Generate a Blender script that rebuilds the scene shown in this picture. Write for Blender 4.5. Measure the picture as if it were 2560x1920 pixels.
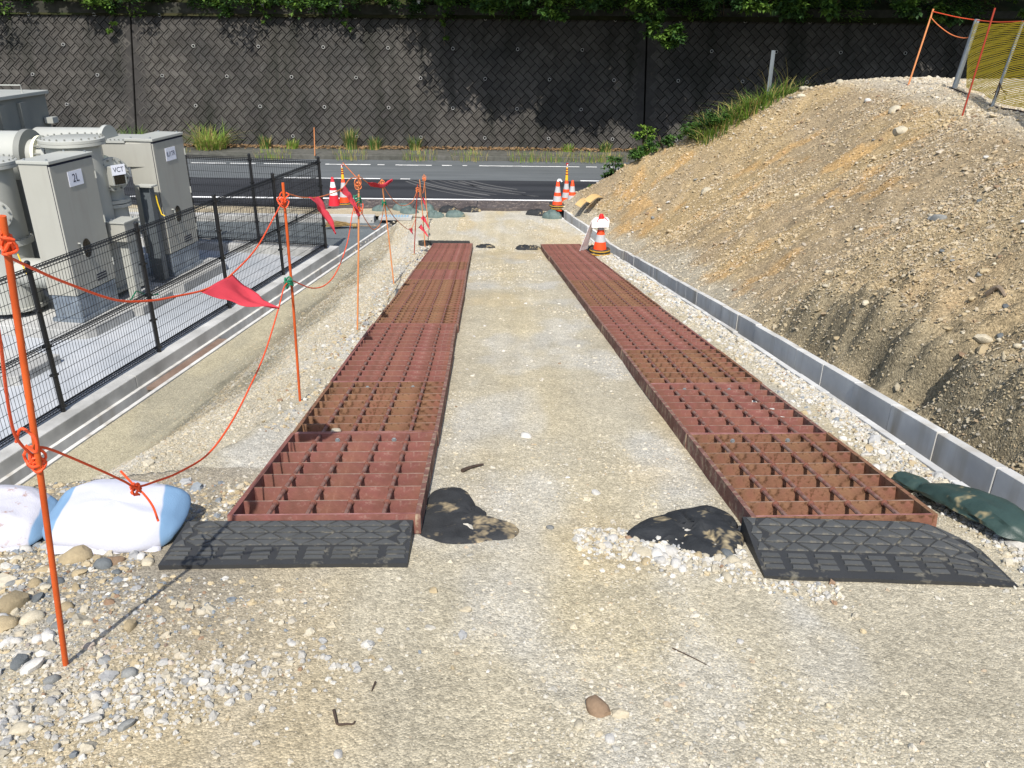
import bpy, math, random
import numpy as np
from mathutils import Vector, Matrix, Euler

random.seed(7)
rng = np.random.default_rng(11)
scene = bpy.context.scene
for o in list(bpy.data.objects):
    bpy.data.objects.remove(o)
COL = scene.collection
R = math.radians

# ------------------------------------------------------------------ camera, sky, sun, exposure
cam_data = bpy.data.cameras.new("camera")
cam = bpy.data.objects.new("camera", cam_data)
COL.objects.link(cam)
cam_data.sensor_width = 36.0
cam_data.lens = 28.125
cam_data.clip_start = 0.05
cam_data.clip_end = 1500.0
cam.matrix_world = Matrix.Rotation(R(90 - 24.3), 4, 'X') @ Matrix.Rotation(R(0.6), 4, 'Z')
scene.camera = cam

SUN_AZ, SUN_EL = 1.5, 51.0        # degrees: left of straight behind the camera, height above horizon
world = bpy.data.worlds.new("World")
scene.world = world
world.use_nodes = True
wn = world.node_tree.nodes
sky = wn.new("ShaderNodeTexSky")
sky.sky_type = 'NISHITA'
sky.sun_disc = False
sky.sun_elevation = R(SUN_EL)
sky.sun_rotation = R(180 + SUN_AZ)
sky.dust_density = 1.5
wn["Background"].inputs["Strength"].default_value = 0.15
world.node_tree.links.new(sky.outputs[0], wn["Background"].inputs["Color"])
sun_data = bpy.data.lights.new("sun", 'SUN')
sun_data.energy = 4.6
sun_data.angle = R(0.5)
sun_data.color = (1.0, 0.955, 0.885)
sun = bpy.data.objects.new("sun", sun_data)
COL.objects.link(sun)
sdir = Vector((-math.sin(R(SUN_AZ)) * math.cos(R(SUN_EL)), -math.cos(R(SUN_AZ)) * math.cos(R(SUN_EL)), math.sin(R(SUN_EL))))
sun.rotation_euler = sdir.to_track_quat('Z', 'Y').to_euler()
sun.location = sdir * 60
scene.view_settings.view_transform = 'Standard'
scene.view_settings.look = 'None'
scene.view_settings.exposure = 0.33
scene.view_settings.gamma = 1.0
scene.view_settings.use_curve_mapping = False
scene.cycles.max_bounces = 5
scene.cycles.diffuse_bounces = 3
scene.cycles.glossy_bounces = 2
scene.cycles.transmission_bounces = 3
scene.cycles.transparent_max_bounces = 4
scene.cycles.caustics_reflective = False
scene.cycles.caustics_refractive = False

# ------------------------------------------------------------------ helpers
def srgb(r, g, b):
    f = lambda c: (c / 255 / 12.92) if c / 255 <= 0.04045 else ((c / 255 + 0.055) / 1.055) ** 2.4
    return (f(r), f(g), f(b), 1.0)

def lin(v, k=1.0):
    return (v[0] * k, v[1] * k, v[2] * k, 1.0)

def mat(name, base, rough=0.8, metal=0.0, var=0.0, vscale=6.0, second=None, sscale=3.0, samt=0.5, sharp=0.15,
        bump=0.0, bscale=40.0, spec=0.3, attr=None, attr_inst=False, stretch=None, third=None, tscale=20.0, tamt=0.6,
        coat=0.0, trans=0.0, rnd=0.0, world=False, island=0.0, streak=None):
    m = bpy.data.materials.new(name)
    m.use_nodes = True
    nt = m.node_tree
    N, L = nt.nodes, nt.links
    bs = N["Principled BSDF"]
    bs.inputs["Roughness"].default_value = rough
    bs.inputs["Metallic"].default_value = metal
    bs.inputs["Specular IOR Level"].default_value = spec
    tc = N.new("ShaderNodeTexCoord")
    src = tc.outputs["Object"]
    geo = N.new("ShaderNodeNewGeometry")
    if world:
        src = geo.outputs["Position"]
    if stretch:
        mp = N.new("ShaderNodeMapping")
        mp.inputs["Scale"].default_value = stretch
        L.new(src, mp.inputs["Vector"])
        src = mp.outputs[0]
    if attr:
        a = N.new("ShaderNodeAttribute")
        a.attribute_name = attr
        a.attribute_type = 'INSTANCER' if attr_inst else 'GEOMETRY'
        col = a.outputs["Color"]
    else:
        c = N.new("ShaderNodeRGB")
        c.outputs[0].default_value = base
        col = c.outputs[0]
    def mix(fac, a_, b_, mode='MIX'):
        x = N.new("ShaderNodeMix")
        x.data_type = 'RGBA'
        x.blend_type = mode
        if hasattr(fac, "is_linked"):
            L.new(fac, x.inputs[0])
        else:
            x.inputs[0].default_value = fac
        for s, v in ((x.inputs[6], a_), (x.inputs[7], b_)):
            if hasattr(v, "is_linked"):
                L.new(v, s)
            else:
                s.default_value = v
        return x.outputs[2]
    def noise(scale, detail=4.0, rough_=0.6):
        n = N.new("ShaderNodeTexNoise")
        n.inputs["Scale"].default_value = scale
        n.inputs["Detail"].default_value = detail
        n.inputs["Roughness"].default_value = rough_
        L.new(src, n.inputs["Vector"])
        return n.outputs[0]
    def ramp(v, lo, hi):
        r_ = N.new("ShaderNodeMapRange")
        r_.inputs[1].default_value = lo
        r_.inputs[2].default_value = hi
        L.new(v, r_.inputs[0])
        return r_.outputs[0]
    if second is not None:
        f = ramp(noise(sscale, 3.0), samt - sharp, samt + sharp)
        col = mix(f, col, second)
    if third is not None:
        f = ramp(noise(tscale, 3.0, 0.7), tamt - 0.07, tamt + 0.07)
        col = mix(f, col, third)
    if var > 0:
        f = ramp(noise(vscale, 3.0, 0.65), 0.25, 0.75)
        d = N.new("ShaderNodeMapRange")
        d.inputs[3].default_value = 1 - var
        d.inputs[4].default_value = 1 + var * 0.7
        L.new(f, d.inputs[0])
        cm = N.new("ShaderNodeCombineColor")
        for i in range(3):
            L.new(d.outputs[0], cm.inputs[i])
        col = mix(1.0, col, cm.outputs[0], 'MULTIPLY')
    if rnd > 0:
        oi = N.new("ShaderNodeObjectInfo")
        d = N.new("ShaderNodeMapRange")
        d.inputs[3].default_value = 1 - rnd
        d.inputs[4].default_value = 1 + rnd
        L.new(oi.outputs["Random"], d.inputs[0])
        cm = N.new("ShaderNodeCombineColor")
        for i in range(3):
            L.new(d.outputs[0], cm.inputs[i])
        col = mix(1.0, col, cm.outputs[0], 'MULTIPLY')
    if island > 0:
        d = N.new("ShaderNodeMapRange")
        d.inputs[3].default_value = 1 - island
        d.inputs[4].default_value = 1 + island
        L.new(geo.outputs["Random Per Island"], d.inputs[0])
        cm = N.new("ShaderNodeCombineColor")
        for i in range(3):
            L.new(d.outputs[0], cm.inputs[i])
        col = mix(1.0, col, cm.outputs[0], 'MULTIPLY')
    if streak is not None:                      # run-off stains: narrow, drawn out downwards
        mp = N.new("ShaderNodeMapping")
        mp.inputs["Scale"].default_value = streak[1]
        L.new(geo.outputs["Position"] if world else tc.outputs["Object"], mp.inputs["Vector"])
        n = N.new("ShaderNodeTexNoise")
        n.inputs["Scale"].default_value = 1.0
        n.inputs["Detail"].default_value = 4.0
        L.new(mp.outputs[0], n.inputs["Vector"])
        col = mix(ramp(n.outputs[0], 0.52, 0.72), col, streak[0])
    L.new(col, bs.inputs["Base Color"])
    if bump > 0:
        b = N.new("ShaderNodeBump")
        b.inputs["Strength"].default_value = bump
        b.inputs["Distance"].default_value = 0.01
        L.new(noise(bscale, 2.0, 0.7), b.inputs["Height"])
        L.new(b.outputs[0], bs.inputs["Normal"])
    if coat:
        bs.inputs["Coat Weight"].default_value = coat
    if trans:
        bs.inputs["Transmission Weight"].default_value = 0
        tb = N.new("ShaderNodeBsdfTranslucent")
        L.new(col, tb.inputs["Color"])
        ad = N.new("ShaderNodeMixShader")
        ad.inputs[0].default_value = trans
        L.new(bs.outputs[0], ad.inputs[1])
        L.new(tb.outputs[0], ad.inputs[2])
        L.new(ad.outputs[0], N["Material Output"].inputs["Surface"])
    return m

class MB:
    """collects geometry, then becomes ONE mesh object"""
    def __init__(self):
        self.v, self.f, self.mi = [], [], []
        self.cur = 0
    def add(self, vs, fs):
        n = len(self.v)
        self.v.extend([tuple(p) for p in vs])
        for q in fs:
            self.f.append(tuple(i + n for i in q))
            self.mi.append(self.cur)
        return self
    def box(self, x0, x1, y0, y1, z0, z1, M=None):
        vs = [Vector((x, y, z)) for x in (x0, x1) for y in (y0, y1) for z in (z0, z1)]
        if M is not None:
            vs = [M @ p for p in vs]
        return self.add(vs, [(0, 1, 3, 2), (4, 6, 7, 5), (0, 4, 5, 1), (2, 3, 7, 6), (0, 2, 6, 4), (1, 5, 7, 3)])
    def prism(self, poly, z0, z1, M=None, top=None):
        n = len(poly)
        tp = top or poly
        vs = [Vector((p[0], p[1], z0)) for p in poly] + [Vector((p[0], p[1], z1)) for p in tp]
        if M is not None:
            vs = [M @ p for p in vs]
        fs = [tuple(range(n - 1, -1, -1)), tuple(range(n, 2 * n))]
        fs += [(i, (i + 1) % n, n + (i + 1) % n, n + i) for i in range(n)]
        return self.add(vs, fs)
    def tube(self, path, r, n=8, caps=True, closed=False):
        P = [Vector(p) for p in path]
        m = len(P)
        rr = r if hasattr(r, '__len__') else [r] * m
        rings = []
        up = Vector((0, 0, 1))
        prev = None
        for i in range(m):
            a = P[(i - 1) % m] if closed else P[max(i - 1, 0)]
            b = P[(i + 1) % m] if closed else P[min(i + 1, m - 1)]
            t = (b - a).normalized()
            if prev is None:
                s = t.cross(up)
                if s.length < 1e-3:
                    s = t.cross(Vector((1, 0, 0)))
                s.normalize()
            else:
                s = (prev - t * prev.dot(t)).normalized()
            prev = s
            w = s.cross(t)
            rings.append([P[i] + (s * math.cos(2 * math.pi * k / n) + w * math.sin(2 * math.pi * k / n)) * rr[i] for k in range(n)])
        vs = [p for q in rings for p in q]
        fs = []
        for i in range(m if closed else m - 1):
            j = (i + 1) % m
            for k in range(n):
                fs.append((i * n + k, i * n + (k + 1) % n, j * n + (k + 1) % n, j * n + k))
        if caps and not closed:
            fs.append(tuple(range(n - 1, -1, -1)))
            fs.append(tuple((m - 1) * n + k for k in range(n)))
        return self.add(vs, fs)
    def lathe(self, prof, n=24, M=None, caps=True):
        vs = []
        for (r, z) in prof:
            for k in range(n):
                a = 2 * math.pi * k / n
                p = Vector((r * math.cos(a), r * math.sin(a), z))
                vs.append(M @ p if M is not None else p)
        fs = []
        for i in range(len(prof) - 1):
            for k in range(n):
                fs.append((i * n + k, i * n + (k + 1) % n, (i + 1) * n + (k + 1) % n, (i + 1) * n + k))
        if caps:
            fs.append(tuple(range(n - 1, -1, -1)))
            fs.append(tuple((len(prof) - 1) * n + k for k in range(n)))
        return self.add(vs, fs)
    def mesh(self, name, mats, smooth=False):
        me = bpy.data.meshes.new(name)
        me.from_pydata([tuple(p) for p in self.v], [], self.f)
        if not isinstance(mats, (list, tuple)):
            mats = [mats]
        for m in mats:
            me.materials.append(m)
        if len(mats) > 1:
            me.polygons.foreach_set("material_index", self.mi)
        if smooth:
            me.polygons.foreach_set("use_smooth", [True] * len(me.polygons))
            try:
                me.set_sharp_from_angle(angle=R(38))
            except Exception:
                pass
        me.update()
        return me
    def build(self, name, mats, parent=None, smooth=False, loc=None):
        return link(name, self.mesh(name, mats, smooth), parent, loc)

def link(name, me, parent=None, loc=None, rot=None):
    o = bpy.data.objects.new(name, me)
    COL.objects.link(o)
    if parent is not None:
        o.parent = parent
    if loc is not None:
        o.location = loc
    if rot is not None:
        o.rotation_euler = rot
    return o

def tag(o, label=None, cat=None, group=None, kind=None):
    if label: o["label"] = label
    if cat: o["category"] = cat
    if group: o["group"] = group
    if kind: o["kind"] = kind
    return o

def thing(name, label, cat, loc=(0, 0, 0), rotz=0.0, group=None):
    o = bpy.data.objects.new(name, None)
    COL.objects.link(o)
    o.empty_display_size = 0.2
    o.location = loc
    o.rotation_euler = (0, 0, rotz)
    return tag(o, label, cat, group)

def copy_tree(o, parent=None):
    c = o.copy()
    COL.objects.link(c)
    if parent is not None:
        c.parent = parent
    for ch in list(o.children):
        copy_tree(ch, c)
    return c

def structure(o):
    o["kind"] = "structure"
    return o

def bevel(o, w=0.01, seg=2):
    b = o.modifiers.new("bevel", 'BEVEL')
    b.width = w
    b.segments = seg
    b.limit_method = 'ANGLE'
    b.angle_limit = R(40)
    return o

def catmull(pts, k=6):
    P = [Vector(p) for p in pts]
    P = [P[0] * 2 - P[1]] + P + [P[-1] * 2 - P[-2]]
    out = []
    for i in range(1, len(P) - 2):
        a, b, c, d = P[i - 1], P[i], P[i + 1], P[i + 2]
        for j in range(k):
            t = j / k
            out.append(0.5 * ((2 * b) + (c - a) * t + (2 * a - 5 * b + 4 * c - d) * t * t + (3 * b - a - 3 * c + d) * t ** 3))
    out.append(P[-2].copy())
    return out

# lattice value noise (numpy)
_T = rng.random((512, 512))
def vnoise(x, y):
    x = np.asarray(x, float); y = np.asarray(y, float)
    xi = np.floor(x).astype(int); yi = np.floor(y).astype(int)
    fx = x - xi; fy = y - yi
    fx = fx * fx * (3 - 2 * fx); fy = fy * fy * (3 - 2 * fy)
    g = lambda a, b: _T[a % 512, b % 512]
    return (g(xi, yi) * (1 - fx) + g(xi + 1, yi) * fx) * (1 - fy) + (g(xi, yi + 1) * (1 - fx) + g(xi + 1, yi + 1) * fx) * fy
def fbm(x, y, o=4):
    s = 0; a = 0.5; t = 0
    for i in range(o):
        s = s + a * vnoise(x * 2 ** i + 17.3 * i, y * 2 ** i + 5.1 * i); t += a; a *= 0.5
    return s / t
def sstep(a, b, x):
    t = np.clip((np.asarray(x, float) - a) / (b - a), 0, 1)
    return t * t * (3 - 2 * t)
def smin(a, b, k):
    h = np.clip(0.5 + 0.5 * (b - a) / k, 0, 1)
    return b + (a - b) * h - k * h * (1 - h)

# ------------------------------------------------------------------ shape of the place
Z_FLAT = -4.62
def ramp_z(Y):
    return -smin(1.64 + 0.17 * np.asarray(Y, float), -Z_FLAT + 0 * np.asarray(Y, float), 0.12)
def ditch_x(Y):                               # ditch centre edge (bank side) along the yard
    return -3.586 + 0.1945 * (np.asarray(Y, float) - 17.01)
_cy = [-5, 3.0, 3.3, 3.5, 3.9, 6, 8, 12, 16, 18, 22]
_cx = [-14, -14, -6, -3.4, -2.35, -2.0, -2.1, -2.3, -2.55, -2.75, -3.1]
def crest_x(Y):
    return np.interp(Y, _cy, _cx)
_gy = [-4, 3.0, 5.0, 7.5, 10.5, 13.5, 16.5, 18.6, 20.6, 22]
_gx = [2.5, 2.48, 2.46, 2.42, 2.32, 2.24, 2.12, 1.85, 1.30, 0.95]
def gut_x(Y):
    return np.interp(Y, _gy, _gx)
def track_x(Y, side):
    return (-0.85 if side < 0 else 1.55) - 0.0345 * (Y - 3.1)

def hground(X, Y, fine=True):
    X = np.asarray(X, float); Y = np.asarray(Y, float)
    z = ramp_z(Y)
    xc, xd = crest_x(Y), ditch_x(Y)
    w = np.maximum(xc - xd, 0.3)
    s = np.clip((xc - X) / w, 0, 1.2)
    f = sstep(-0.12, 0.86, s) * 1.0
    f = np.where(xc < xd, 0, np.where(X < xc + 0.15 * w, f, 0))
    z = z + (-4.715 - z) * np.clip(f, 0, 1)
    n = (fbm(X * 0.9, Y * 0.9, 3) - 0.5) * 0.07 + (fbm(X * 6, Y * 6, 3) - 0.5) * 0.018
    on = np.minimum(np.abs(X - track_x(Y, -1)), np.abs(X - track_x(Y, 1)))
    n = n * np.clip((on - 0.30) / 0.3, 0.25, 1) * np.clip((X - xd) / 0.8, 0.1, 1) * np.clip((gut_x(Y) - X) / 0.3, 0.2, 1)
    bank = np.clip(f, 0, 1) * (1 - np.clip(f, 0, 1)) * 4
    n = n - bank * 0.07 * np.clip(1 - np.abs(fbm(X * 0.7 - Y * 0.5, Y * 0.25 + X * 0.9, 3) - 0.5) * 16, 0, 1)
    n = n + bank * (fbm(X * 2.2 + Y * 0.5, Y * 1.3, 4) - 0.5) * 0.22
    n = n + np.where(X > gut_x(Y) - 0.5, 0.05 * sstep(0.5, 0.0, gut_x(Y) - X) * (fbm(X, Y * 2.0, 2) - 0.35), 0)
    return z + n

def hbank(X, Y):
    X = np.asarray(X, float); Y = np.asarray(Y, float)
    xt = gut_x(Y) + 0.28
    tz = ramp_z(Y) + 0.06
    S = np.interp(Y, [0, 8, 14, 18, 21, 23], [0.62, 0.64, 0.66, 0.74, 0.86, 0.9])
    d = np.maximum(X - xt, 0)
    # eroded little scarp right behind the gutter at the near end
    sc = 0.26 * sstep(0.10, 0.34, d + 0.16 * (fbm(X * 3, Y * 2.2, 3) - 0.5)) * sstep(9.5, 7.0, Y)
    hol = -0.12 * sstep(9.5, 7.5, Y) * sstep(0.45, 0.1, d)
    zf = tz + S * d + sc + hol
    zf = zf + (fbm(X * 0.8, Y * 0.8, 4) - 0.5) * 0.34 * np.clip(d / 1.0, 0, 1) + (fbm(X * 4, Y * 4, 3) - 0.5) * 0.08 * np.clip(d / 0.3, 0, 1)
    gl = np.abs(fbm(Y * 1.1 + 0.35 * X, X * 0.18 + 3, 4) - 0.5)
    zf = zf - 0.06 * np.clip(1 - gl * 9, 0, 1) * np.clip(d / 0.8, 0, 1) * np.clip((5.5 - d) / 2, 0, 1)
    zf = zf + 0.20 * (fbm(X * 6 + 7, Y * 5, 3) - 0.5) * sstep(9.5, 7.0, Y) * sstep(1.3, 0.35, d) * np.clip(d / 0.15, 0, 1) * 2
    zf = zf + 0.055 * (fbm(X * 11 + 2, Y * 9, 2) - 0.5) * np.clip(d / 0.3, 0, 1)
    top = -1.0 - 0.38 * sstep(8.2, 5.2, X) * sstep(15, 18.5, Y) + (fbm(X * 0.5 + 9, Y * 0.5, 3) - 0.5) * 0.12
    z = smin(zf, top, 0.5)
    z = z - 0.34 * np.exp(-((X - 2.98) / 0.13) ** 2 - ((Y - 6.15) / 0.20) ** 2) - 0.25 * np.exp(-((X - 3.0) / 0.10) ** 2 - ((Y - 5.25) / 0.16) ** 2) - 0.2 * np.exp(-((X - 2.95) / 0.12) ** 2 - ((Y - 7.1) / 0.25) ** 2)
    end = -4.58 + (22.45 - Y) * 1.02 + (fbm(X * 1.3, Y * 1.3, 3) - 0.5) * 0.25
    return smin(z, end, 0.3)

def grid_mesh(name, XX, YY, ZZ, material, colors=None):
    ny, nx = XX.shape
    V = np.stack([XX, YY, ZZ], -1).reshape(-1, 3)
    idx = np.arange(ny * nx).reshape(ny, nx)
    F = np.stack([idx[:-1, :-1], idx[:-1, 1:], idx[1:, 1:], idx[1:, :-1]], -1).reshape(-1, 4)
    me = bpy.data.meshes.new(name)
    me.vertices.add(len(V)); me.vertices.foreach_set("co", V.ravel())
    me.loops.add(F.size); me.loops.foreach_set("vertex_index", F.ravel().astype(np.int32))
    me.polygons.add(len(F))
    me.polygons.foreach_set("loop_start", (np.arange(len(F)) * 4).astype(np.int32))
    me.polygons.foreach_set("use_smooth", np.ones(len(F), bool))
    me.update(calc_edges=True)
    if colors is not None:
        a = me.color_attributes.new("Col", 'FLOAT_COLOR', 'POINT')
        c = np.concatenate([colors.reshape(-1, 3), np.ones((len(V), 1))], 1)
        a.data.foreach_set("color", c.ravel())
    me.materials.append(material)
    return me

# ------------------------------------------------------------------ materials
def soil_material(name, cell=85.0, amt=0.35, bump=0.9):
    """ground colour (real tint of the soil, per vertex) broken up by grains and small stones"""
    m = bpy.data.materials.new(name)
    m.use_nodes = True
    N, L = m.node_tree.nodes, m.node_tree.links
    bs = N["Principled BSDF"]
    bs.inputs["Roughness"].default_value = 0.95
    bs.inputs["Specular IOR Level"].default_value = 0.12
    tc = N.new("ShaderNodeTexCoord")
    a = N.new("ShaderNodeAttribute"); a.attribute_name = "Col"
    col = a.outputs["Color"]
    hs = []
    for k, (sc, am) in enumerate(((cell, amt), (cell * 2.7, amt * 0.8), (cell * 0.33, amt * 0.45))):
        v = N.new("ShaderNodeTexVoronoi")
        v.inputs["Scale"].default_value = sc
        L.new(tc.outputs["Object"], v.inputs["Vector"])
        sp = N.new("ShaderNodeSeparateColor")
        L.new(v.outputs["Color"], sp.inputs[0])
        mr = N.new("ShaderNodeMapRange")
        mr.inputs[3].default_value = 1 - am
        mr.inputs[4].default_value = 1 + am * 0.75
        L.new(sp.outputs[0], mr.inputs[0])
        cc = N.new("ShaderNodeCombineColor")
        for i in range(3):
            L.new(mr.outputs[0], cc.inputs[i])
        x = N.new("ShaderNodeMix"); x.data_type = 'RGBA'; x.blend_type = 'MULTIPLY'
        x.inputs[0].default_value = 1.0
        L.new(col, x.inputs[6]); L.new(cc.outputs[0], x.inputs[7])
        col = x.outputs[2]
        hs.append((v.outputs["Distance"], sp.outputs[1]))
    n = N.new("ShaderNodeTexNoise")
    n.inputs["Scale"].default_value = 1.7; n.inputs["Detail"].default_value = 8; n.inputs["Roughness"].default_value = 0.7
    L.new(tc.outputs["Object"], n.inputs["Vector"])
    mr = N.new("ShaderNodeMapRange")
    mr.inputs[1].default_value = 0.3; mr.inputs[2].default_value = 0.7; mr.inputs[3].default_value = 0.86; mr.inputs[4].default_value = 1.1
    L.new(n.outputs[0], mr.inputs[0])
    cc = N.new("ShaderNodeCombineColor")
    for i in range(3):
        L.new(mr.outputs[0], cc.inputs[i])
    x = N.new("ShaderNodeMix"); x.data_type = 'RGBA'; x.blend_type = 'MULTIPLY'; x.inputs[0].default_value = 1.0
    L.new(col, x.inputs[6]); L.new(cc.outputs[0], x.inputs[7])
    L.new(x.outputs[2], bs.inputs["Base Color"])
    b1 = N.new("ShaderNodeBump"); b1.inputs["Strength"].default_value = bump; b1.inputs["Distance"].default_value = 0.006
    b1.invert = True
    L.new(hs[0][0], b1.inputs["Height"])
    b2 = N.new("ShaderNodeBump"); b2.inputs["Strength"].default_value = bump * 0.8; b2.inputs["Distance"].default_value = 0.006
    b2.invert = True
    L.new(hs[2][0], b2.inputs["Height"])
    L.new(b1.outputs[0], b2.inputs["Normal"])
    L.new(b2.outputs[0], bs.inputs["Normal"])
    return m

M = {}
M['soil'] = soil_material("gravel_soil", 120.0, 0.30, 0.45)
M['bank'] = soil_material("spoil_soil", 75.0, 0.40, 0.7)
M['pebble'] = mat("pebble", (0.5, 0.48, 0.42, 1), rough=0.9, attr="pcol", attr_inst=True, var=0.16, vscale=3.0, spec=0.15)
for k, c in {'st_white': (188, 185, 178), 'st_cream': (178, 169, 148), 'st_tan': (158, 143, 114), 'st_grey': (124, 125, 122), 'st_blue': (98, 102, 103), 'st_brown': (126, 106, 86)}.items():
    M[k] = mat(k, srgb(*c), rough=0.9, var=0.22, vscale=3.0, bump=0.25, bscale=9.0, spec=0.15, rnd=0.16)
M['concrete'] = mat("concrete", srgb(186, 186, 183), rough=0.9, var=0.16, vscale=3.0, bump=0.1, bscale=90, second=srgb(152, 152, 149), sscale=1.3, spec=0.15)
M['slab'] = mat("yard_slab", srgb(176, 179, 182), rough=0.85, var=0.14, vscale=1.2, bump=0.08, bscale=60, second=srgb(158, 163, 168), sscale=0.8, spec=0.2)
M['precast'] = mat("precast_gutter", srgb(200, 199, 194), rough=0.85, var=0.12, vscale=4.0, bump=0.08, bscale=120, second=srgb(184, 183, 179), sscale=2.5, spec=0.2, rnd=0.09, streak=(srgb(166, 160, 148), (5, 5, 0.7)))
M['old_concrete'] = mat("weathered_concrete", srgb(96, 95, 90), rough=0.95, var=0.3, vscale=5.0, second=srgb(84, 84, 78), sscale=1.5, bump=0.3, bscale=50, spec=0.1)
M['asphalt_new'] = mat("asphalt_dark", srgb(57, 59, 63), rough=0.9, var=0.16, vscale=2.0, bump=0.35, bscale=160, spec=0.2, second=srgb(42, 44, 48), sscale=1.0, stretch=(0.25, 1.6, 1))
M['asphalt_old'] = mat("asphalt_grey", srgb(98, 102, 104), rough=0.92, var=0.14, vscale=2.2, bump=0.35, bscale=160, spec=0.2, second=srgb(88, 92, 94), sscale=0.8, stretch=(0.25, 1.6, 1))
M['yard_gravel'] = mat("yard_grey_gravel", srgb(104, 110, 112), rough=0.95, var=0.35, vscale=60, bump=0.9, bscale=70, spec=0.1, second=srgb(98, 104, 106), sscale=2)
M['paint_white'] = mat("road_paint", srgb(238, 238, 236), rough=0.7, var=0.1, vscale=5, spec=0.3)
M['block'] = mat("wall_block", srgb(80, 77, 73), rough=0.95, var=0.36, vscale=2.2, second=srgb(61, 60, 58), sscale=0.55, samt=0.52, bump=0.4, bscale=60, spec=0.1, rnd=0.08, world=True, island=0.16, streak=(srgb(50, 50, 46), (1.6, 0.2, 0.22)))
M['block_dark'] = mat("wall_block_dark", srgb(58, 56, 54), rough=0.9, var=0.3, vscale=2.5, bump=0.4, bscale=60, spec=0.15, rnd=0.1)
M['coping'] = mat("dark_coping", srgb(66, 64, 60), rough=0.95, var=0.35, vscale=4, second=srgb(44, 46, 38), sscale=1.2, spec=0.1)
M['joint'] = mat("wall_joint", srgb(26, 25, 24), rough=1.0, var=0.2, vscale=6, spec=0.05)
M['pvc'] = mat("pvc_pipe", srgb(176, 176, 172), rough=0.5, var=0.06)
M['black'] = mat("black_inside", srgb(14, 14, 15), rough=0.9)
M['oxide'] = mat("red_oxide_paint", srgb(122, 76, 71), rough=0.8, var=0.28, vscale=9, second=srgb(120, 84, 68), sscale=3.2, samt=0.56, third=srgb(136, 102, 92), tscale=30, tamt=0.64, bump=0.25, bscale=70, spec=0.25, rnd=0.1)
M['oxide_rusty'] = mat("rusted_oxide_paint", srgb(126, 98, 72), rough=0.88, var=0.32, vscale=9, second=srgb(122, 82, 68), sscale=3.6, samt=0.5, third=srgb(84, 58, 40), tscale=20, tamt=0.58, bump=0.35, bscale=60, spec=0.2, rnd=0.1)
M['oxide_dusty'] = mat("dusty_frame", srgb(126, 92, 84), rough=0.85, var=0.3, vscale=11, second=srgb(104, 72, 62), sscale=5, third=srgb(150, 132, 112), tscale=16, tamt=0.57, bump=0.3, bscale=70, spec=0.2)
M['worn_edge'] = mat("worn_bar_edge", srgb(160, 138, 122), rough=0.75, var=0.35, vscale=16, second=srgb(118, 92, 76), sscale=6, spec=0.3)
M['worn_edge_red'] = mat("worn_frame_edge", srgb(166, 122, 117), rough=0.75, var=0.25, vscale=12, second=srgb(120, 74, 68), sscale=4, spec=0.3)
M['rod'] = mat("worn_rod", srgb(126, 106, 97), rough=0.7, var=0.3, vscale=26, second=srgb(120, 68, 54), sscale=9, bump=0.3, bscale=90, spec=0.3)
M['weld'] = mat("rusty_weld", srgb(110, 70, 58), rough=0.85, var=0.3, vscale=40, spec=0.2)
M['zinc_bolt'] = mat("zinc_bolt", srgb(150, 156, 160), rough=0.4, metal=0.6)
M['rubber'] = mat("black_rubber", srgb(52, 53, 54), rough=0.6, var=0.2, vscale=5, second=srgb(52, 52, 51), sscale=2.2, third=srgb(108, 104, 92), tscale=13, tamt=0.63, bump=0.12, bscale=120, spec=0.35)
M['rubber_pad'] = mat("black_rubber_pad", srgb(76, 77, 76), rough=0.55, var=0.22, vscale=5, third=srgb(112, 107, 94), tscale=13, tamt=0.65, bump=0.12, bscale=120, spec=0.35, rnd=0.08)
M['bag_white'] = mat("white_woven_bag", srgb(182, 183, 192), rough=0.75, var=0.05, vscale=9, bump=0.18, bscale=160, spec=0.25, trans=0.0)
M['bag_blue'] = mat("blue_bag_band", srgb(110, 152, 196), rough=0.75, var=0.14, vscale=14, bump=0.2, bscale=160, spec=0.25)
M['bag_dirty'] = mat("soiled_white_bag", srgb(200, 199, 206), rough=0.8, var=0.06, vscale=9, third=srgb(160, 130, 116), tscale=26, tamt=0.66, bump=0.2, bscale=120, spec=0.2)
M['bag_black'] = mat("black_weed_sheet", srgb(46, 48, 50), rough=0.8, var=0.35, vscale=10, third=srgb(188, 170, 132), tscale=5.5, tamt=0.64, bump=0.4, bscale=80, spec=0.25)
M['bag_dusty'] = mat("dusty_weed_sheet", srgb(54, 55, 56), rough=0.85, var=0.35, vscale=10, third=srgb(158, 142, 112), tscale=7.0, tamt=0.61, bump=0.4, bscale=80, spec=0.2)
M['bag_green'] = mat("dark_green_bag", srgb(48, 66, 60), rough=0.5, var=0.25, vscale=8, third=srgb(176, 158, 116), tscale=6, tamt=0.7, bump=0.2, bscale=70, spec=0.45)
M['bag_green_far'] = mat("faded_green_bag", srgb(88, 104, 100), rough=0.65, var=0.3, vscale=7, third=srgb(150, 140, 112), tscale=6, tamt=0.7, bump=0.3, bscale=30, spec=0.35)
M['pole'] = mat("orange_pole", srgb(200, 88, 34), rough=0.5, var=0.1, vscale=12, spec=0.4, second=srgb(176, 72, 26), sscale=4)
M['pole_pale'] = mat("faded_orange_pole", srgb(206, 134, 84), rough=0.6, var=0.1, vscale=12, spec=0.35)
M['pole_red'] = mat("dark_red_pole", srgb(150, 52, 34), rough=0.55, var=0.1, vscale=12, spec=0.35)
M['rope'] = mat("orange_rope", srgb(226, 82, 40), rough=0.5, var=0.1, vscale=40, bump=0.25, bscale=220, spec=0.4)
M['rope_pale'] = mat("pale_orange_rope", srgb(214, 120, 70), rough=0.55, var=0.1, vscale=40, spec=0.35)
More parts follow.
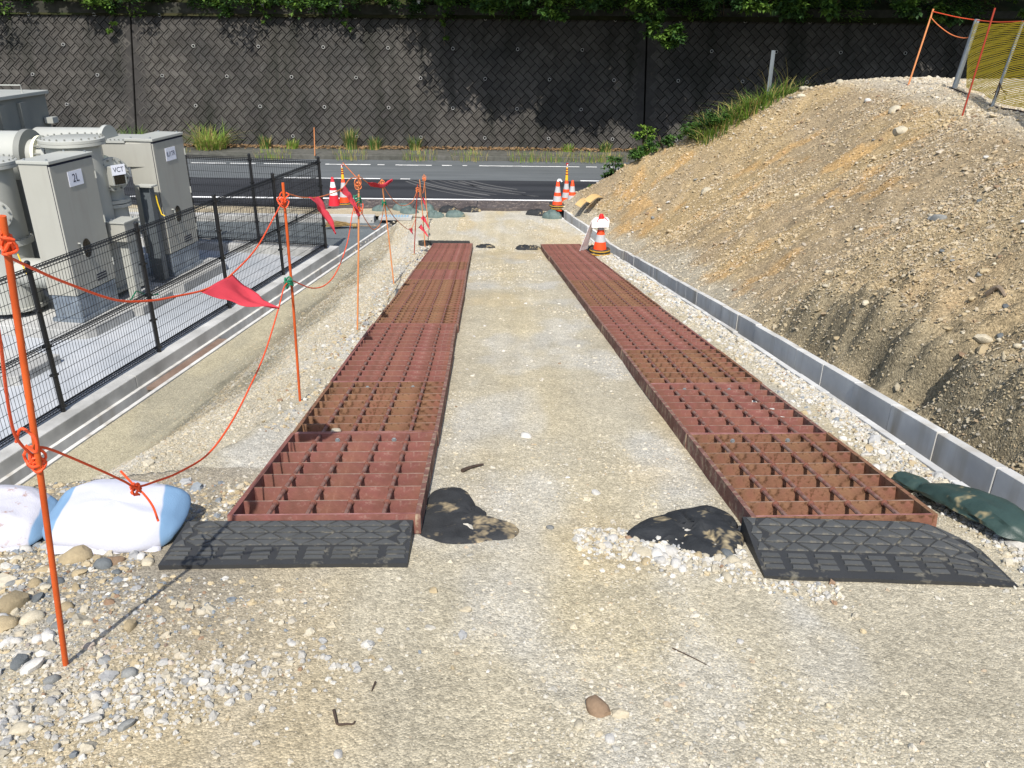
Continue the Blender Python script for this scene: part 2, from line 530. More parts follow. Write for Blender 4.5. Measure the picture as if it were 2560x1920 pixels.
M['tie_green'] = mat("green_tie", srgb(28, 110, 78), rough=0.5)
M['flag'] = mat("red_flag_cloth", srgb(218, 78, 90), rough=0.85, var=0.08, vscale=10, bump=0.15, bscale=120, spec=0.15, trans=0.35)
M['fence'] = mat("black_fence_coating", srgb(26, 27, 29), rough=0.42, var=0.1, spec=0.45)
M['cabinet'] = mat("beige_grey_paint", srgb(158, 157, 148), rough=0.45, var=0.04, vscale=2, spec=0.4, streak=(srgb(153, 151, 142), (6, 6, 0.8)))
M['tank'] = mat("pale_grey_paint", srgb(164, 165, 158), rough=0.42, var=0.04, vscale=2, spec=0.45)
M['tank_grey'] = mat("mid_grey_paint", srgb(124, 125, 119), rough=0.5, var=0.05, vscale=2, spec=0.4)
M['steel_grey'] = mat("grey_steel", srgb(84, 90, 94), rough=0.5, var=0.1, vscale=6, spec=0.4)
M['galv'] = mat("galvanised_steel", srgb(150, 160, 170), rough=0.4, metal=0.55, var=0.22, vscale=3, second=srgb(120, 130, 142), sscale=4)
M['galv_post'] = mat("galvanised_post", srgb(140, 146, 150), rough=0.45, metal=0.4, var=0.1, vscale=6)
M['plate_white'] = mat("label_plate", srgb(226, 228, 236), rough=0.4, spec=0.4)
M['ink'] = mat("label_ink", srgb(44, 46, 64), rough=0.6)
M['dark_glass'] = mat("dark_window", srgb(36, 34, 28), rough=0.15, spec=0.5, var=0.2, vscale=30)
M['seam'] = mat("door_seam", srgb(36, 38, 52), rough=0.7)
M['yellow_wire'] = mat("yellow_wire", srgb(214, 180, 40), rough=0.5)
M['cream_ring'] = mat("cream_flange", srgb(232, 228, 198), rough=0.5)
M['cone_orange'] = mat("cone_orange", srgb(246, 78, 36), rough=0.5, var=0.06, vscale=8, spec=0.35, rnd=0.03)
M['cone_red'] = mat("cone_red", srgb(206, 40, 54), rough=0.5, var=0.06, vscale=8, spec=0.35)
M['band_grey'] = mat("reflective_band", srgb(176, 178, 180), rough=0.5, var=0.08, vscale=10, spec=0.4)
M['band_white'] = mat("white_band", srgb(232, 232, 230), rough=0.5, spec=0.35)
M['weight'] = mat("rubber_weight", srgb(62, 58, 52), rough=0.8, var=0.25, vscale=14, third=srgb(120, 108, 84), tscale=10, tamt=0.62)
M['weight_yellow'] = mat("yellow_stripe", srgb(206, 160, 50), rough=0.7, var=0.15, vscale=20)
M['lamp_yellow'] = mat("lamp_stick_yellow", srgb(236, 184, 48), rough=0.4, spec=0.4)
M['lamp_red'] = mat("lamp_red", srgb(150, 24, 34), rough=0.25, spec=0.5)
M['cap_red'] = mat("red_lamp_cap", srgb(216, 36, 36), rough=0.35, spec=0.45)
M['board_white'] = mat("white_board", srgb(236, 230, 230), rough=0.5, var=0.04, vscale=6)
M['brown_plate'] = mat("worn_brown_plate", srgb(92, 86, 84), rough=0.85, var=0.25, vscale=8, second=srgb(76, 70, 69), sscale=2.5, third=srgb(140, 128, 116), tscale=9, tamt=0.62, bump=0.4, bscale=60, spec=0.2)
M['ditch_plate'] = mat("brown_ditch_cover", srgb(128, 110, 98), rough=0.85, var=0.18, vscale=7, second=srgb(112, 92, 80), sscale=2, spec=0.2)
M['plywood'] = mat("plywood_scrap", srgb(186, 156, 106), rough=0.8, var=0.14, vscale=8, stretch=(1, 8, 1))
M['wood_grey'] = mat("weathered_wood", srgb(126, 112, 96), rough=0.9, var=0.3, vscale=12, stretch=(1, 6, 1))
M['twig'] = mat("dark_twig", srgb(70, 58, 50), rough=0.9, var=0.3, vscale=20)
M['straw'] = mat("straw", srgb(150, 126, 84), rough=0.95, var=0.4, vscale=30)
M['net'] = mat("yellow_net", srgb(206, 182, 52), rough=0.7, var=0.12, vscale=20, trans=0.3)
M['leaf_a'] = mat("leaf_bright", srgb(98, 128, 52), rough=0.6, var=0.3, vscale=1.4, trans=0.35, spec=0.25)
M['leaf_b'] = mat("leaf_mid", srgb(70, 102, 44), rough=0.6, var=0.3, vscale=1.4, trans=0.3, spec=0.25)
M['leaf_c'] = mat("leaf_dark", srgb(54, 82, 42), rough=0.6, var=0.3, vscale=1.4, trans=0.28, spec=0.25)
M['bark'] = mat("bark", srgb(84, 72, 60), rough=0.95, var=0.35, vscale=14, bump=0.5, bscale=30, stretch=(4, 4, 1))
M['grass_green'] = mat("grass_green", srgb(128, 158, 66), rough=0.7, var=0.25, vscale=3, trans=0.35, spec=0.2)
M['grass_dark'] = mat("weed_green", srgb(82, 116, 54), rough=0.7, var=0.3, vscale=3, trans=0.3, spec=0.2)
M['grass_dry'] = mat("grass_dry", srgb(172, 156, 98), rough=0.8, var=0.25, vscale=4, trans=0.25, spec=0.15)
M['litter'] = mat("dead_leaf", srgb(150, 122, 88), rough=0.9, var=0.4, vscale=9, rnd=0.2)
M['forest_floor'] = mat("forest_floor", srgb(60, 56, 40), rough=1.0, var=0.4, vscale=2, second=srgb(44, 52, 30), sscale=1.2, bump=0.6, bscale=12, spec=0.05)
M['terrain'] = mat("dry_earth", srgb(160, 148, 118), rough=1.0, var=0.2, vscale=0.4, second=srgb(110, 116, 78), sscale=0.08, spec=0.05)
M['grate_blue'] = mat("blue_grey_grating", srgb(150, 180, 196), rough=0.5, metal=0.2, var=0.2, vscale=20)
M['rag_orange'] = mat("orange_clay", srgb(190, 132, 76), rough=1.0, var=0.25, vscale=8, bump=0.6, bscale=30)

# ================================================================== SETTING
# wide ground sheet that reaches the horizon (lies under everything else)
b = MB(); b.box(-400, 400, -300, 22, -6.2, -5.6)
structure(b.build("terrain", M['terrain']))

# ---- gravel ramp, foreground and the bank down to the ditch
ys = np.concatenate([np.arange(-3, 1.1, 0.12), np.arange(1.1, 4.2, 0.03), np.arange(4.2, 9, 0.05), np.arange(9, 21.75, 0.08)])
us = np.linspace(0, 1, 300)
YY, UU = np.meshgrid(ys, us, indexing='ij')
XL, XR = ditch_x(YY) + 0.01, gut_x(YY) - 0.055
XX = XL + (XR - XL) * UU
ZZ = hground(XX, YY)
def C(*c): return np.array(c)
def blend(c, d, w): return c * (1 - w[..., None]) + np.asarray(d) * w[..., None]
def ground_col(X, Y):
    c = np.ones(X.shape + (3,)) * C(.43, .385, .285)
    n1, n2, n3 = fbm(X * 0.8, Y * 0.5, 4), fbm(X * 2.1 + 40, Y * 1.2, 4), fbm(X * 3 + 80, Y * 0.7 + 3, 4)
    c = blend(c, (.45, .425, .36), sstep(0.45, 0.65, n2))                       # greyer crushed stone
    mid = (track_x(Y, -1) + track_x(Y, 1)) / 2
    lane = np.exp(-((X - mid + 0.15) / 0.42) ** 2) * sstep(-1, 2.2, Y)
    c = blend(c, (.47, .395, .245), np.clip(lane * (0.25 + 1.5 * (n3 - 0.35)), 0, 0.85))   # yellow dust on the lane
    c = blend(c, (.46, .37, .22), 0.6 * sstep(0.58, 0.72, n1) * (X > -1.4))
    stk = fbm(X * 8 + 3, Y * 0.28, 3)
    wl_ = np.clip(np.exp(-((X - mid + 0.10) / 0.75) ** 2) + 0.6 * (Y < 3), 0, 1)
    c = c * (1 + (0.26 * (stk - 0.5) * wl_)[..., None])
    # pale gravel beside the tracks
    rs = sstep(0.50, 0.75, X - track_x(Y, 1)) * (Y > 2.2)
    c = blend(c, (.45, .395, .275), rs * 0.8)
    c = blend(c, (.49, .46, .38), rs * sstep(0.30, 0.05, gut_x(Y) - X))
    # bank
    xc, xd = crest_x(Y), ditch_x(Y)
    s = np.clip((xc - X) / np.maximum(xc - xd, 0.3), 0, 1) * (xc > xd)
    bk = sstep(0.0, 0.15, s)
    c = blend(c, (.245, .212, .145), bk * 0.95)
    c = blend(c, (.20, .185, .135), bk * sstep(0.45, 0.62, fbm(X * 1.6 + Y * 0.35, Y * 0.5, 4)))
    sand = sstep(0.55, 0.8, s + 0.25 * (n2 - 0.5))
    c = blend(c, (.40, .36, .25), sand * 0.9)
    c = blend(c, (.31, .285, .21), sand * sstep(0.5, 0.62, n1) * 0.8)
    far = sstep(15, 18, Y) * sstep(0.0, 0.3, s)
    c = blend(c, (.37, .33, .245), far * 0.6)
    # brown stony platform at the near left
    pl = sstep(-0.75, -1.25, X + 0.22 * (Y - 2.6) + 0.5 * (n2 - 0.5)) * sstep(1.9, 2.5, Y + 0.25 * (X + 1.3)) * (X > xc) * (Y < 3.9)
    c = blend(c, (.27, .235, .175), np.clip(pl, 0, 1) * 0.85)
    return c
me = grid_mesh("ground", XX, YY, ZZ, M['soil'], ground_col(XX, YY))
ground = structure(link("ground", me))

# ---- spoil bank on the right
ys = np.concatenate([np.arange(-2, 3, 0.15), np.arange(3, 12, 0.06), np.arange(12, 22.6, 0.07)])
us = np.linspace(0, 1, 260) ** 1.35
YY, UU = np.meshgrid(ys, us, indexing='ij')
XL = gut_x(YY) + 0.247
XX = XL + (26 - XL) * UU
ZZ = hbank(XX, YY)
ZZ[:, 0] = np.minimum(ZZ[:, 0], ramp_z(YY[:, 0]) + 0.05)
def bank_col(X, Y):
    Z = hbank(X, Y)
    c = np.ones(X.shape + (3,)) * C(.335, .258, .158)
    n1, n2 = fbm(X * 0.55 + 3, Y * 0.55, 4), fbm(X * 1.7, Y * 1.7 + 30, 4)
    c = blend(c, (.39, .29, .155), sstep(0.42, 0.62, n1))
    c = blend(c, (.46, .29, .12), 0.75 * sstep(0.58, 0.70, n2))
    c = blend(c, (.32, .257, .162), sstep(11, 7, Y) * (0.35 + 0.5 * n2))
    d = X - gut_x(Y) - 0.28
    c = blend(c, (.43, .39, .30), 0.8 * sstep(0.55, 0.1, d + 0.8 * (n2 - 0.5)) * sstep(7.5, 10, Y))
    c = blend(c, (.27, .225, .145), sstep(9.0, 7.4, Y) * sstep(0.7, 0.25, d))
    c = blend(c, (.44, .40, .32), sstep(-1.25, -1.05, Z) * 0.7)
    c = blend(c, (.22, .21, .12), sstep(0.0, 0.5, Y - (21.9 + Z * 0 - (X - 2.2) * 0.62)) * 0.7 * (X < 7))
    return c
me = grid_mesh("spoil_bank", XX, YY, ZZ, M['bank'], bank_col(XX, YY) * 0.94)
bank = structure(link("spoil_bank", me))

# ---- verge between yard kerb and road, far left
xs = np.arange(-24, -2.2, 0.12); ysv = np.arange(20.62, 21.75, 0.09)
YY, XX = np.meshgrid(ysv, xs, indexing='ij')
ZZ = -4.60 + (fbm(XX * 2, YY * 2, 3) - 0.5) * 0.07
cc = np.ones(XX.shape + (3,)) * C(.40, .34, .235)
cc = blend(cc, (.47, .43, .33), sstep(0.45, 0.6, fbm(XX, YY, 3)))
structure(link("verge", grid_mesh("verge", XX, YY, ZZ, M['soil'], cc)))

# ---- road: lanes, lines
b = MB(); b.box(-90, 90, 21.7, 25.72, -4.9, -4.555)
structure(b.build("road", M['asphalt_new']))
b = MB(); b.box(-90, 90, 25.72, 29.62, -4.9, -4.557)
structure(b.build("road_far_lane", M['asphalt_old']))
def worn_line(name, x0, x1, y, w, seed, worn):
    """painted line, edges eaten away in short runs"""
    r_ = random.Random(seed)
    m_ = MB(); x = x0
    while x < x1:
        l = min(r_.uniform(0.08, 0.4), x1 - x)
        if worn == 0:
            l = x1 - x
        if r_.random() > worn * 0.25:
            a_, c_ = y - w / 2 + r_.uniform(0, w * 0.28) * worn, y + w / 2 - r_.uniform(0, w * 0.28) * worn
            m_.add([(x, a_, -4.551), (x + l, a_ + r_.uniform(-.01, .01) * worn, -4.551), (x + l, c_, -4.551), (x, c_ + r_.uniform(-.01, .01) * worn, -4.551)], [(0, 1, 2, 3)])
        x += l
    return structure(m_.build(name, M['paint_white']))
worn_line("road_edge_line", -40, 40, 22.66, 0.16, 1, 0)
worn_line("road_far_edge_line", -40, 40, 28.53, 0.15, 2, 1.0)
worn_line("road_centre_line", -7.3, -2.9, 25.82, 0.14, 3, 0.7)
worn_line("road_centre_line", 1.95, 6.6, 25.82, 0.14, 4, 0.5)
worn_line("road_centre_line", -17.3, -12.6, 25.82, 0.14, 5, 0.6)
# dust and tyre arcs left on the dark lane where lorries turn in
b = MB()
for k in range(9):
    cx, cy, rr = 3.6 + random.uniform(-.6, .6), 28.3 + random.uniform(-.5, .5), 4.6 + 0.22 * k
    a0 = R(200 + random.uniform(-8, 8)); a1 = R(238 + random.uniform(-6, 12))
    n_ = 14; w_ = random.uniform(0.02, 0.06); pts = []
    for i in range(n_ + 1):
        a_ = a0 + (a1 - a0) * i / n_
        for q in (rr - w_, rr + w_):
            pts.append((cx + q * math.cos(a_) * 1.2, min(max(cy + q * math.sin(a_), 22.78), 25.6), -4.5515))
    b.add(pts, [(2 * i, 2 * i + 1, 2 * i + 3, 2 * i + 2) for i in range(n_)])
structure(b.build("road_tyre_marks", mat("dust_marks", srgb(92, 92, 92), rough=0.95, var=0.3, vscale=20)))
# far kerb and pavement strip under the wall
b = MB(); b.box(-60, 60, 29.62, 29.84, -4.9, -4.40)
for i in range(-30, 31):
    pass
structure(bevel(b.build("road_kerb", M['old_concrete']), 0.02))
b = MB(); b.box(-60, 60, 29.84, 31.6, -4.9, -4.395)
structure(b.build("pavement", M['old_concrete']))

# ---- hillside behind the wall
xs = np.arange(-60, 61, 1.5); ysv = np.concatenate([np.arange(32.55, 40, 0.5), np.arange(40, 75, 2.0)])
YY, XX = np.meshgrid(ysv, xs, indexing='ij')
ZZ = 0.12 + (YY - 32.55) * 0.62 + (fbm(XX * 0.4, YY * 0.4, 3) - 0.5) * 0.5 * np.clip(YY - 33, 0, 1)
me = grid_mesh("hillside", XX, YY, ZZ, M['forest_floor'])
structure(link("hillside", me))

# ---- retaining wall of diagonal blocks: thing > backing, coping, block, drain pipe
WB, WZ0, BAT = 31.38, -4.395, 0.30
wl = math.hypot(1, BAT)
def wallM(x, s, off=0.0):
    """point on the sloping wall face: s = distance up the slope, off = out of the wall"""
    return Vector((x, WB + 0.02 * x * 0.25 + s * BAT / wl - off / wl, WZ0 + s / wl + off * BAT / wl))
WALL_H = 5.02
wall = thing("retaining_wall", "tall dark grey retaining wall of diagonal blocks with drain holes behind the road", "wall", (0, WB, WZ0))
wi = Matrix.Translation(-Vector((0, WB, WZ0)))
def add_world(b_, vs, fs):
    b_.add([wi @ Vector(p) for p in vs], fs)
b = MB()
for (x0, x1) in ((-32, -14.335), (-14.305, 4.885), (4.915, 34)):
    p = [wallM(x0, -0.2, -0.05), wallM(x1, -0.2, -0.05), wallM(x1, WALL_H, -0.05), wallM(x0, WALL_H, -0.05)]
    q = [v + Vector((0, 0.5, 0)) for v in p]
    add_world(b, p + q, [(0, 1, 2, 3), (5, 4, 7, 6), (0, 4, 5, 1), (3, 2, 6, 7), (0, 3, 7, 4), (1, 5, 6, 2)])
b.build("backing", M['joint'], wall)
b = MB()
for (x0, x1) in ((-32, -14.335), (-14.305, 4.885), (4.915, 34)):
    p = [wallM(x0, WALL_H - 0.30, 0.012), wallM(x1, WALL_H - 0.30, 0.012), wallM(x1, WALL_H + 0.16, 0.012), wallM(x0, WALL_H + 0.16, 0.012)]
    q = [v + Vector((0, 0.45, 0)) for v in p]
    add_world(b, p + q, [(0, 1, 2, 3), (5, 4, 7, 6), (0, 4, 5, 1), (3, 2, 6, 7), (0, 3, 7, 4), (1, 5, 6, 2)])
b.build("coping", M['coping'], wall)
b = MB()
for j in (-14.32, 4.90):
    for (x0, x1) in ((j - 0.44, j - 0.03), (j + 0.03, j + 0.44)):
        p = [wallM(x0, -0.1, -0.02), wallM(x1, -0.1, -0.02), wallM(x1, WALL_H - 0.31, -0.02), wallM(x0, WALL_H - 0.31, -0.02)]
        add_world(b, p, [(0, 1, 2, 3)])
b.build("joint_filler", M['block_dark'], wall)
BA, BBk = 0.392, 0.248
rh, ph = BA / math.sqrt(2), BBk * math.sqrt(2)
rotW = Matrix.Rotation(math.atan(1 / BAT), 4, 'X')        # local x,y in the wall face, z out of it
def block_geo(sgn, clip=None):
    g = 0.0125
    ha, hb = BA / 2 - g, BBk / 2 - g
    vs = []
    for (fa, fb, z) in ((1, 1, -0.05), (1, 1, -0.006), (0.955, 0.93, 0.004), (0.72, 0.56, 0.004), (0.68, 0.49, -0.022)):
        for (sa, sb) in ((-1, -1), (1, -1), (1, 1), (-1, 1)):
            u, w = sa * ha * fa, sb * hb * fb
            x, y = (u + w) / math.sqrt(2), (u - w) / math.sqrt(2)
            vs.append((x * sgn, y, z))
    fs = []
    for r_ in range(4):
        for k in range(4):
            q = (r_ * 4 + k, r_ * 4 + (k + 1) % 4, r_ * 4 + 4 + (k + 1) % 4, r_ * 4 + 4 + k)
            fs.append(q if sgn < 0 else q[::-1])
    fs.append((16, 17, 18, 19) if sgn < 0 else (19, 18, 17, 16))
    return vs, fs
bm_, proto = {}, {}
for sgn in (1, -1):
    vs, fs = block_geo(sgn)
    for darker in (0, 1):
        bb = MB(); bb.add(vs, fs)
        proto[(sgn, darker)] = bb.mesh("block", M['block_dark'] if darker else M['block'])
JOINTS = (-14.32, 4.90)
rest = {0: MB(), 1: MB()}
blocks = []
pipes = []
for r_ in range(0, 19):
    s = 0.02 + (r_ + 0.5) * rh
    off = 0 if r_ % 2 == 0 else BBk / math.sqrt(2)
    sgn = 1 if r_ % 2 == 0 else -1
    if s > WALL_H - 0.12: continue
    for i in range(-90, 95):
        x = i * ph + off
        if x < -31.5 or x > 33.5 or (min(abs(x - j) for j in JOINTS) < (0.22 if r_ % 2 == 0 else 0.22)): continue
        blocks.append((r_, i, x, s, sgn))
for k in range(9):                                        # drain pipes in staggered rows
    s = 0.42 + k * 1.075
    if s > WALL_H - 0.3: break
    for i in range(-16, 18):
        pipes.append((-7.18 + 2.42 * i + (0 if k % 2 == 1 else 1.21) - 0.0, s))
pipes = [p for p in pipes if min(abs(p[0] - j) for j in JOINTS) > 0.35 and -28 < p[0] < 30]
def is_darker(x, s):  # blocks just below and left of a pipe mouth get the darker tone
    for (px, ps) in pipes:
        if abs(x - px + 0.08) < 0.17 and -0.36 < s - ps < 0.02:
            return 1
    return 0
# visible ones nearest the middle of the lit face become parts of their own, the remaining ones one part
blocks.sort(key=lambda t: abs(t[2] + 4.6) + 0.3 * abs(t[3] - 2.2))
for n_, (r_, i, x, s, sgn) in enumerate(blocks):
    P = wallM(x, s, random.uniform(-0.004, 0.006))
    Mx = Matrix.Translation(P) @ rotW
    d = is_darker(x, s)
    if n_ < 300:
        o = link("block", proto[(sgn, d)], wall)
        o.matrix_local = wi @ Mx
    else:
        vs, fs = block_geo(sgn)
        rest[d].add([wi @ (Mx @ Vector(v)) for v in vs], fs)
tag(rest[0].build("block_field", M['block'], wall), kind="stuff")
tag(rest[1].build("dark_block_field", M['block_dark'], wall), kind="stuff")
# half diamonds along the two expansion joints
hj = MB()
for j in JOINTS:
    for r_ in range(0, 9):
        s = 0.02 + (2 * r_ + 1) * rh
        if s > WALL_H - 0.35: continue
        for sd in (-1, 1):
            pts = [(sd * 0.035, -0.268), (sd * 0.08, -0.268), (sd * 0.33, 0), (sd * 0.08, 0.268), (sd * 0.035, 0.268)]
            vs = [wi @ wallM(j + p[0], s + p[1], 0.0) for p in pts] + [wi @ wallM(j + p[0], s + p[1], -0.06) for p in pts]
            f0 = (0, 1, 2, 3, 4) if sd > 0 else (4, 3, 2, 1, 0)
            fs = [f0] + [(k, 5 + k, 5 + (k + 1) % 5, (k + 1) % 5) if sd > 0 else (k, (k + 1) % 5, 5 + (k + 1) % 5, 5 + k) for k in range(5)]
            hj.add(vs, fs)
tag(hj.build("joint_blocks", M['block_dark'], wall), kind="stuff")
pm = MB()
pm.lathe([(0.058, -0.06), (0.058, 0.05), (0.047, 0.05), (0.047, 0.0)], 14, caps=False)
pm.add([(0.048 * math.cos(a), 0.048 * math.sin(a), 0.03) for a in [2 * math.pi * k / 14 for k in range(14)]], [tuple(range(14))])  # black disc inside the mouth: the shade of the bore put in as colour
pm.mi = [0] * (len(pm.f) - 1) + [1]
pipe_me = pm.mesh("drain_pipe", [M['pvc'], M['black']])
for (px, ps) in pipes:
    o = link("drain_pipe", pipe_me, wall)
    o.matrix_local = wi @ Matrix.Translation(wallM(px, ps, 0.0)) @ Matrix.Rotation(R(80), 4, 'X')

# ---- yard: slab, foundation pads, kerb wall under the fence, grey gravel beyond
FD = Vector((0.191, 0.9816, 0)).normalized()             # along the yard fence
FN = Vector((FD.y, -FD.x, 0))                            # to the right of it
F0 = Vector((-4.07, 17.01, -4.5))                        # corner post
def along(t, n=0.0, z=0.0):
    return F0 + FD * t + FN * n + Vector((0, 0, z))
def strip(b_, t0, t1, n0, n1, z0, z1):
    p = [along(t0, n0), along(t1, n0), along(t1, n1), along(t0, n1)]
    b_.add([(v.x, v.y, -4.5 + z0) for v in p] + [(v.x, v.y, -4.5 + z1) for v in p],
           [(0, 1, 2, 3), (7, 6, 5, 4), (0, 4, 5, 1), (1, 5, 6, 2), (2, 6, 7, 3), (3, 7, 4, 0)])
b = MB(); strip(b, -16, 0.0, -14, -0.16, -1.3, -0.17)
structure(b.build("yard_slab", M['slab']))
b = MB(); strip(b, 0.30, 3.75, -16, 0.195, -1.3, -0.205)
structure(b.build("yard_gravel", M['yard_gravel']))
o = thing("yard_kerb_wall", "low pale concrete kerb wall that carries the black mesh fence", "kerb wall", along(0))
b = MB()
for (t0, t1) in ((-16, -11.5), (-11.494, -7.0), (-6.994, -2.5), (-2.494, 0.26)):
    strip(b, t0, t1, -0.15, 0.20, -1.0, 0.0)
b.v = [Vector(v) - along(0) for v in b.v]
bevel(b.build("side_kerb", M['concrete'], o), 0.012)
b = MB(); strip(b, -0.14, 0.255, -9.5, -0.153, -1.0, -0.003)
b.v = [Vector(v) - along(0) for v in b.v]
bevel(b.build("end_kerb", M['concrete'], o), 0.012)
# yard end kerb of pale concrete next to the verge
for i in range(9):
    b = MB(); b.box(-0.98, 0.98, -0.14, 0.14, -0.3, 0.02)
    o = bevel(b.build("edge_kerb", M['concrete'], loc=(-4.55 - 2.0 * i, 20.48, -4.56)), 0.015)
    tag(o, ["pale kerb stone at the right end of the row beyond the grey yard gravel"][0] if i == 0 else
        "pale kerb stone number %s from the right in the row along the verge" % ["", "two", "three", "four", "five", "six", "seven", "eight", "nine"][i], "kerb stone", "kerb stones along the verge")

# ---- ditch along the bank foot: two-sided channel of precast pieces
def ditch_piece(y0, y1):
    b_ = MB()
    for (n0, n1, z0, z1) in ((-0.06, 0.0, -0.42, 0.0), (-0.282, -0.225, -0.42, 0.014), (-0.225, -0.06, -0.42, -0.22)):
        vs = []
        for z in (z0, z1):
            for (yy, nn) in ((y0, n0), (y1, n0), (y1, n1), (y0, n1)):
                vs.append((float(ditch_x(yy)) + nn, yy, -4.700 + z))
        b_.add(vs, [(0, 1, 2, 3), (7, 6, 5, 4), (0, 4, 5, 1), (1, 5, 6, 2), (2, 6, 7, 3), (3, 7, 4, 0)])
    return b_
ditch = thing("yard_ditch", "open precast concrete ditch between the kerb wall and the bank foot", "ditch", (float(ditch_x(12)), 12, -4.700))
y = 1.0
while y < 20.2:
    bb = ditch_piece(y + 0.004, y + 0.996)
    bb.v = [Vector(v) - Vector(ditch.location) for v in bb.v]
    bb.build("channel_piece", M['precast'], ditch)
    y += 1.0
b = MB(); 
for k in range(1):
    b.add([(float(ditch_x(yy)) + nn, yy, -4.735 + z) for z in (-0.02, 0.024) for (yy, nn) in ((10.2, -0.222), (12.1, -0.222), (12.1, -0.064), (10.2, -0.064))],
          [(3, 2, 1, 0), (4, 5, 6, 7), (0, 1, 5, 4), (1, 2, 6, 5), (2, 3, 7, 6), (3, 0, 4, 7)])
base = Vector((float(ditch_x(11.1)) - 0.14, 11.1, -4.74))
b.v = [Vector(v) - base for v in b.v]
tag(b.build("ditch_cover", M['ditch_plate'], loc=base), "flat brown board laid over the open ditch below the fence", "cover board")
b = MB(); b.box(-0.42, 0.42, -0.16, 0.16, -0.05, 0.02)
cvr = thing("drain_grating", "pale drain frame with blue grey bars at the far end of the ditch", "grating", (-3.02, 20.42, -4.56))
b.build("frame", M['concrete'], cvr)
for k in range(9):
    b = MB(); b.box(-0.022, 0.022, -0.12, 0.12, 0.018, 0.034)
    b.build("bar", M['grate_blue'], cvr, loc=(-0.30 + 0.075 * k, 0, 0))

# ---- gutter on the right: precast L/U pieces down the ramp
gutter = thing("ramp_gutter", "grey precast concrete gutter with a taller far wall beside the right track", "gutter", (2.3, 12, float(ramp_z(12))))
def gut_piece(y0, y1):
    b_ = MB()
    for (n0, n1, z0, z1) in ((-0.055, 0.0, -0.4, 0.02), (0.175, 0.245, -0.4, 0.105), (0.0, 0.175, -0.4, -0.24)):
        vs = []
        for z in (z0, z1):
            for (yy, nn) in ((y0, n0), (y1, n0), (y1, n1), (y0, n1)):
                vs.append((float(gut_x(yy)) + nn, yy, float(ramp_z(yy)) + z))
        b_.add(vs, [(0, 1, 2, 3), (7, 6, 5, 4), (0, 4, 5, 1), (1, 5, 6, 2), (2, 6, 7, 3), (3, 7, 4, 0)])
    return b_
y = 0.2
while y < 21.1:
    bb = gut_piece(y + 0.003, y + 0.597)
    dz, dx = random.uniform(-.008, .008), random.uniform(-.007, .007)
    bb.v = [Vector(v) - Vector(gutter.location) + Vector((dx, 0, dz)) for v in bb.v]
    bevel(bb.build("gutter_block", M['precast'], gutter), 0.003, 1)
    y += 0.6

# ================================================================== STEEL TRACKS
PW, PL, PH = 0.88, 1.218, 0.10
def ground_line(x, y):
    return float(ramp_z(y))
def panel_meshes(mt_bar, mt_frame, tag_):
    d = {}
    t = 0.024
    b = MB(); b.box(-t / 2, t / 2, 0, PL - 0.004, -PH, 0); d['side_frame'] = b.mesh("side_frame", mt_frame)
    b = MB(); b.box(-PW / 2 + t, PW / 2 - t, -0.0065, 0.0065, -PH, -0.001); b.mi[5] = 1; d['end_frame'] = b.mesh("end_frame", [mt_bar, M['worn_edge_red']])
    b = MB(); b.box(-PW / 2 + t, PW / 2 - t, -0.0048, 0.0048, -PH + 0.004, -0.003); b.mi[5] = 1; d['cross_bar'] = b.mesh("cross_bar", [mt_bar, M['worn_edge']])
    b = MB(); b.tube([(0, 0.01, 0), (0, PL - 0.012, 0)], 0.0105, 8)
    for k in range(1, 7):                       # weld beads where the rod meets the bars
        y_ = k * PL / 7
        b.cur = 1
        b.lathe([(0.012, -0.012), (0.017, -0.006), (0.018, -0.001)], 8, Matrix.Translation((0, y_ - 0.005, 0)) @ Matrix.Rotation(R(-90), 4, 'X') @ Matrix.Translation((0, 0, 0)))
        b.cur = 0
    d['rod'] = b.mesh("rod", [M['rod'], M['weld']], smooth=True)
    return d
PM = {'red': panel_meshes(M['oxide'], M['oxide'], 'r'), 'rust': panel_meshes(M['oxide_rusty'], M['oxide_rusty'], 'u'), 'mid': panel_meshes(M['oxide'], M['oxide_dusty'], 'm')}
dusty_side = MB(); dusty_side.box(-0.012, 0.012, 0, PL - 0.004, -PH, 0); dusty_side = dusty_side.mesh("side_frame", M['oxide_dusty'])
bolt_me = MB()
bolt_me.lathe([(0.016, 0), (0.016, 0.004), (0.011, 0.004), (0.011, 0.014)], 6, Matrix.Rotation(R(90), 4, 'X'))
bolt_me = bolt_me.mesh("bolt", M['zinc_bolt'])
ORD = ["first", "second", "third", "fourth", "fifth", "sixth", "seventh", "eighth", "ninth", "tenth", "eleventh", "twelfth"]
STY = {-1: ['red', 'rust', 'red', 'red', 'rust', 'rust', 'rust', 'mid', 'rust', 'red', 'red', 'red'],
       1: ['rust', 'mid', 'rust', 'red', 'mid', 'rust', 'rust', 'mid', 'red', 'red', 'red', 'red']}
LOOK = {'red': 'red oxide', 'rust': 'brown rusted', 'mid': 'dusty red'}
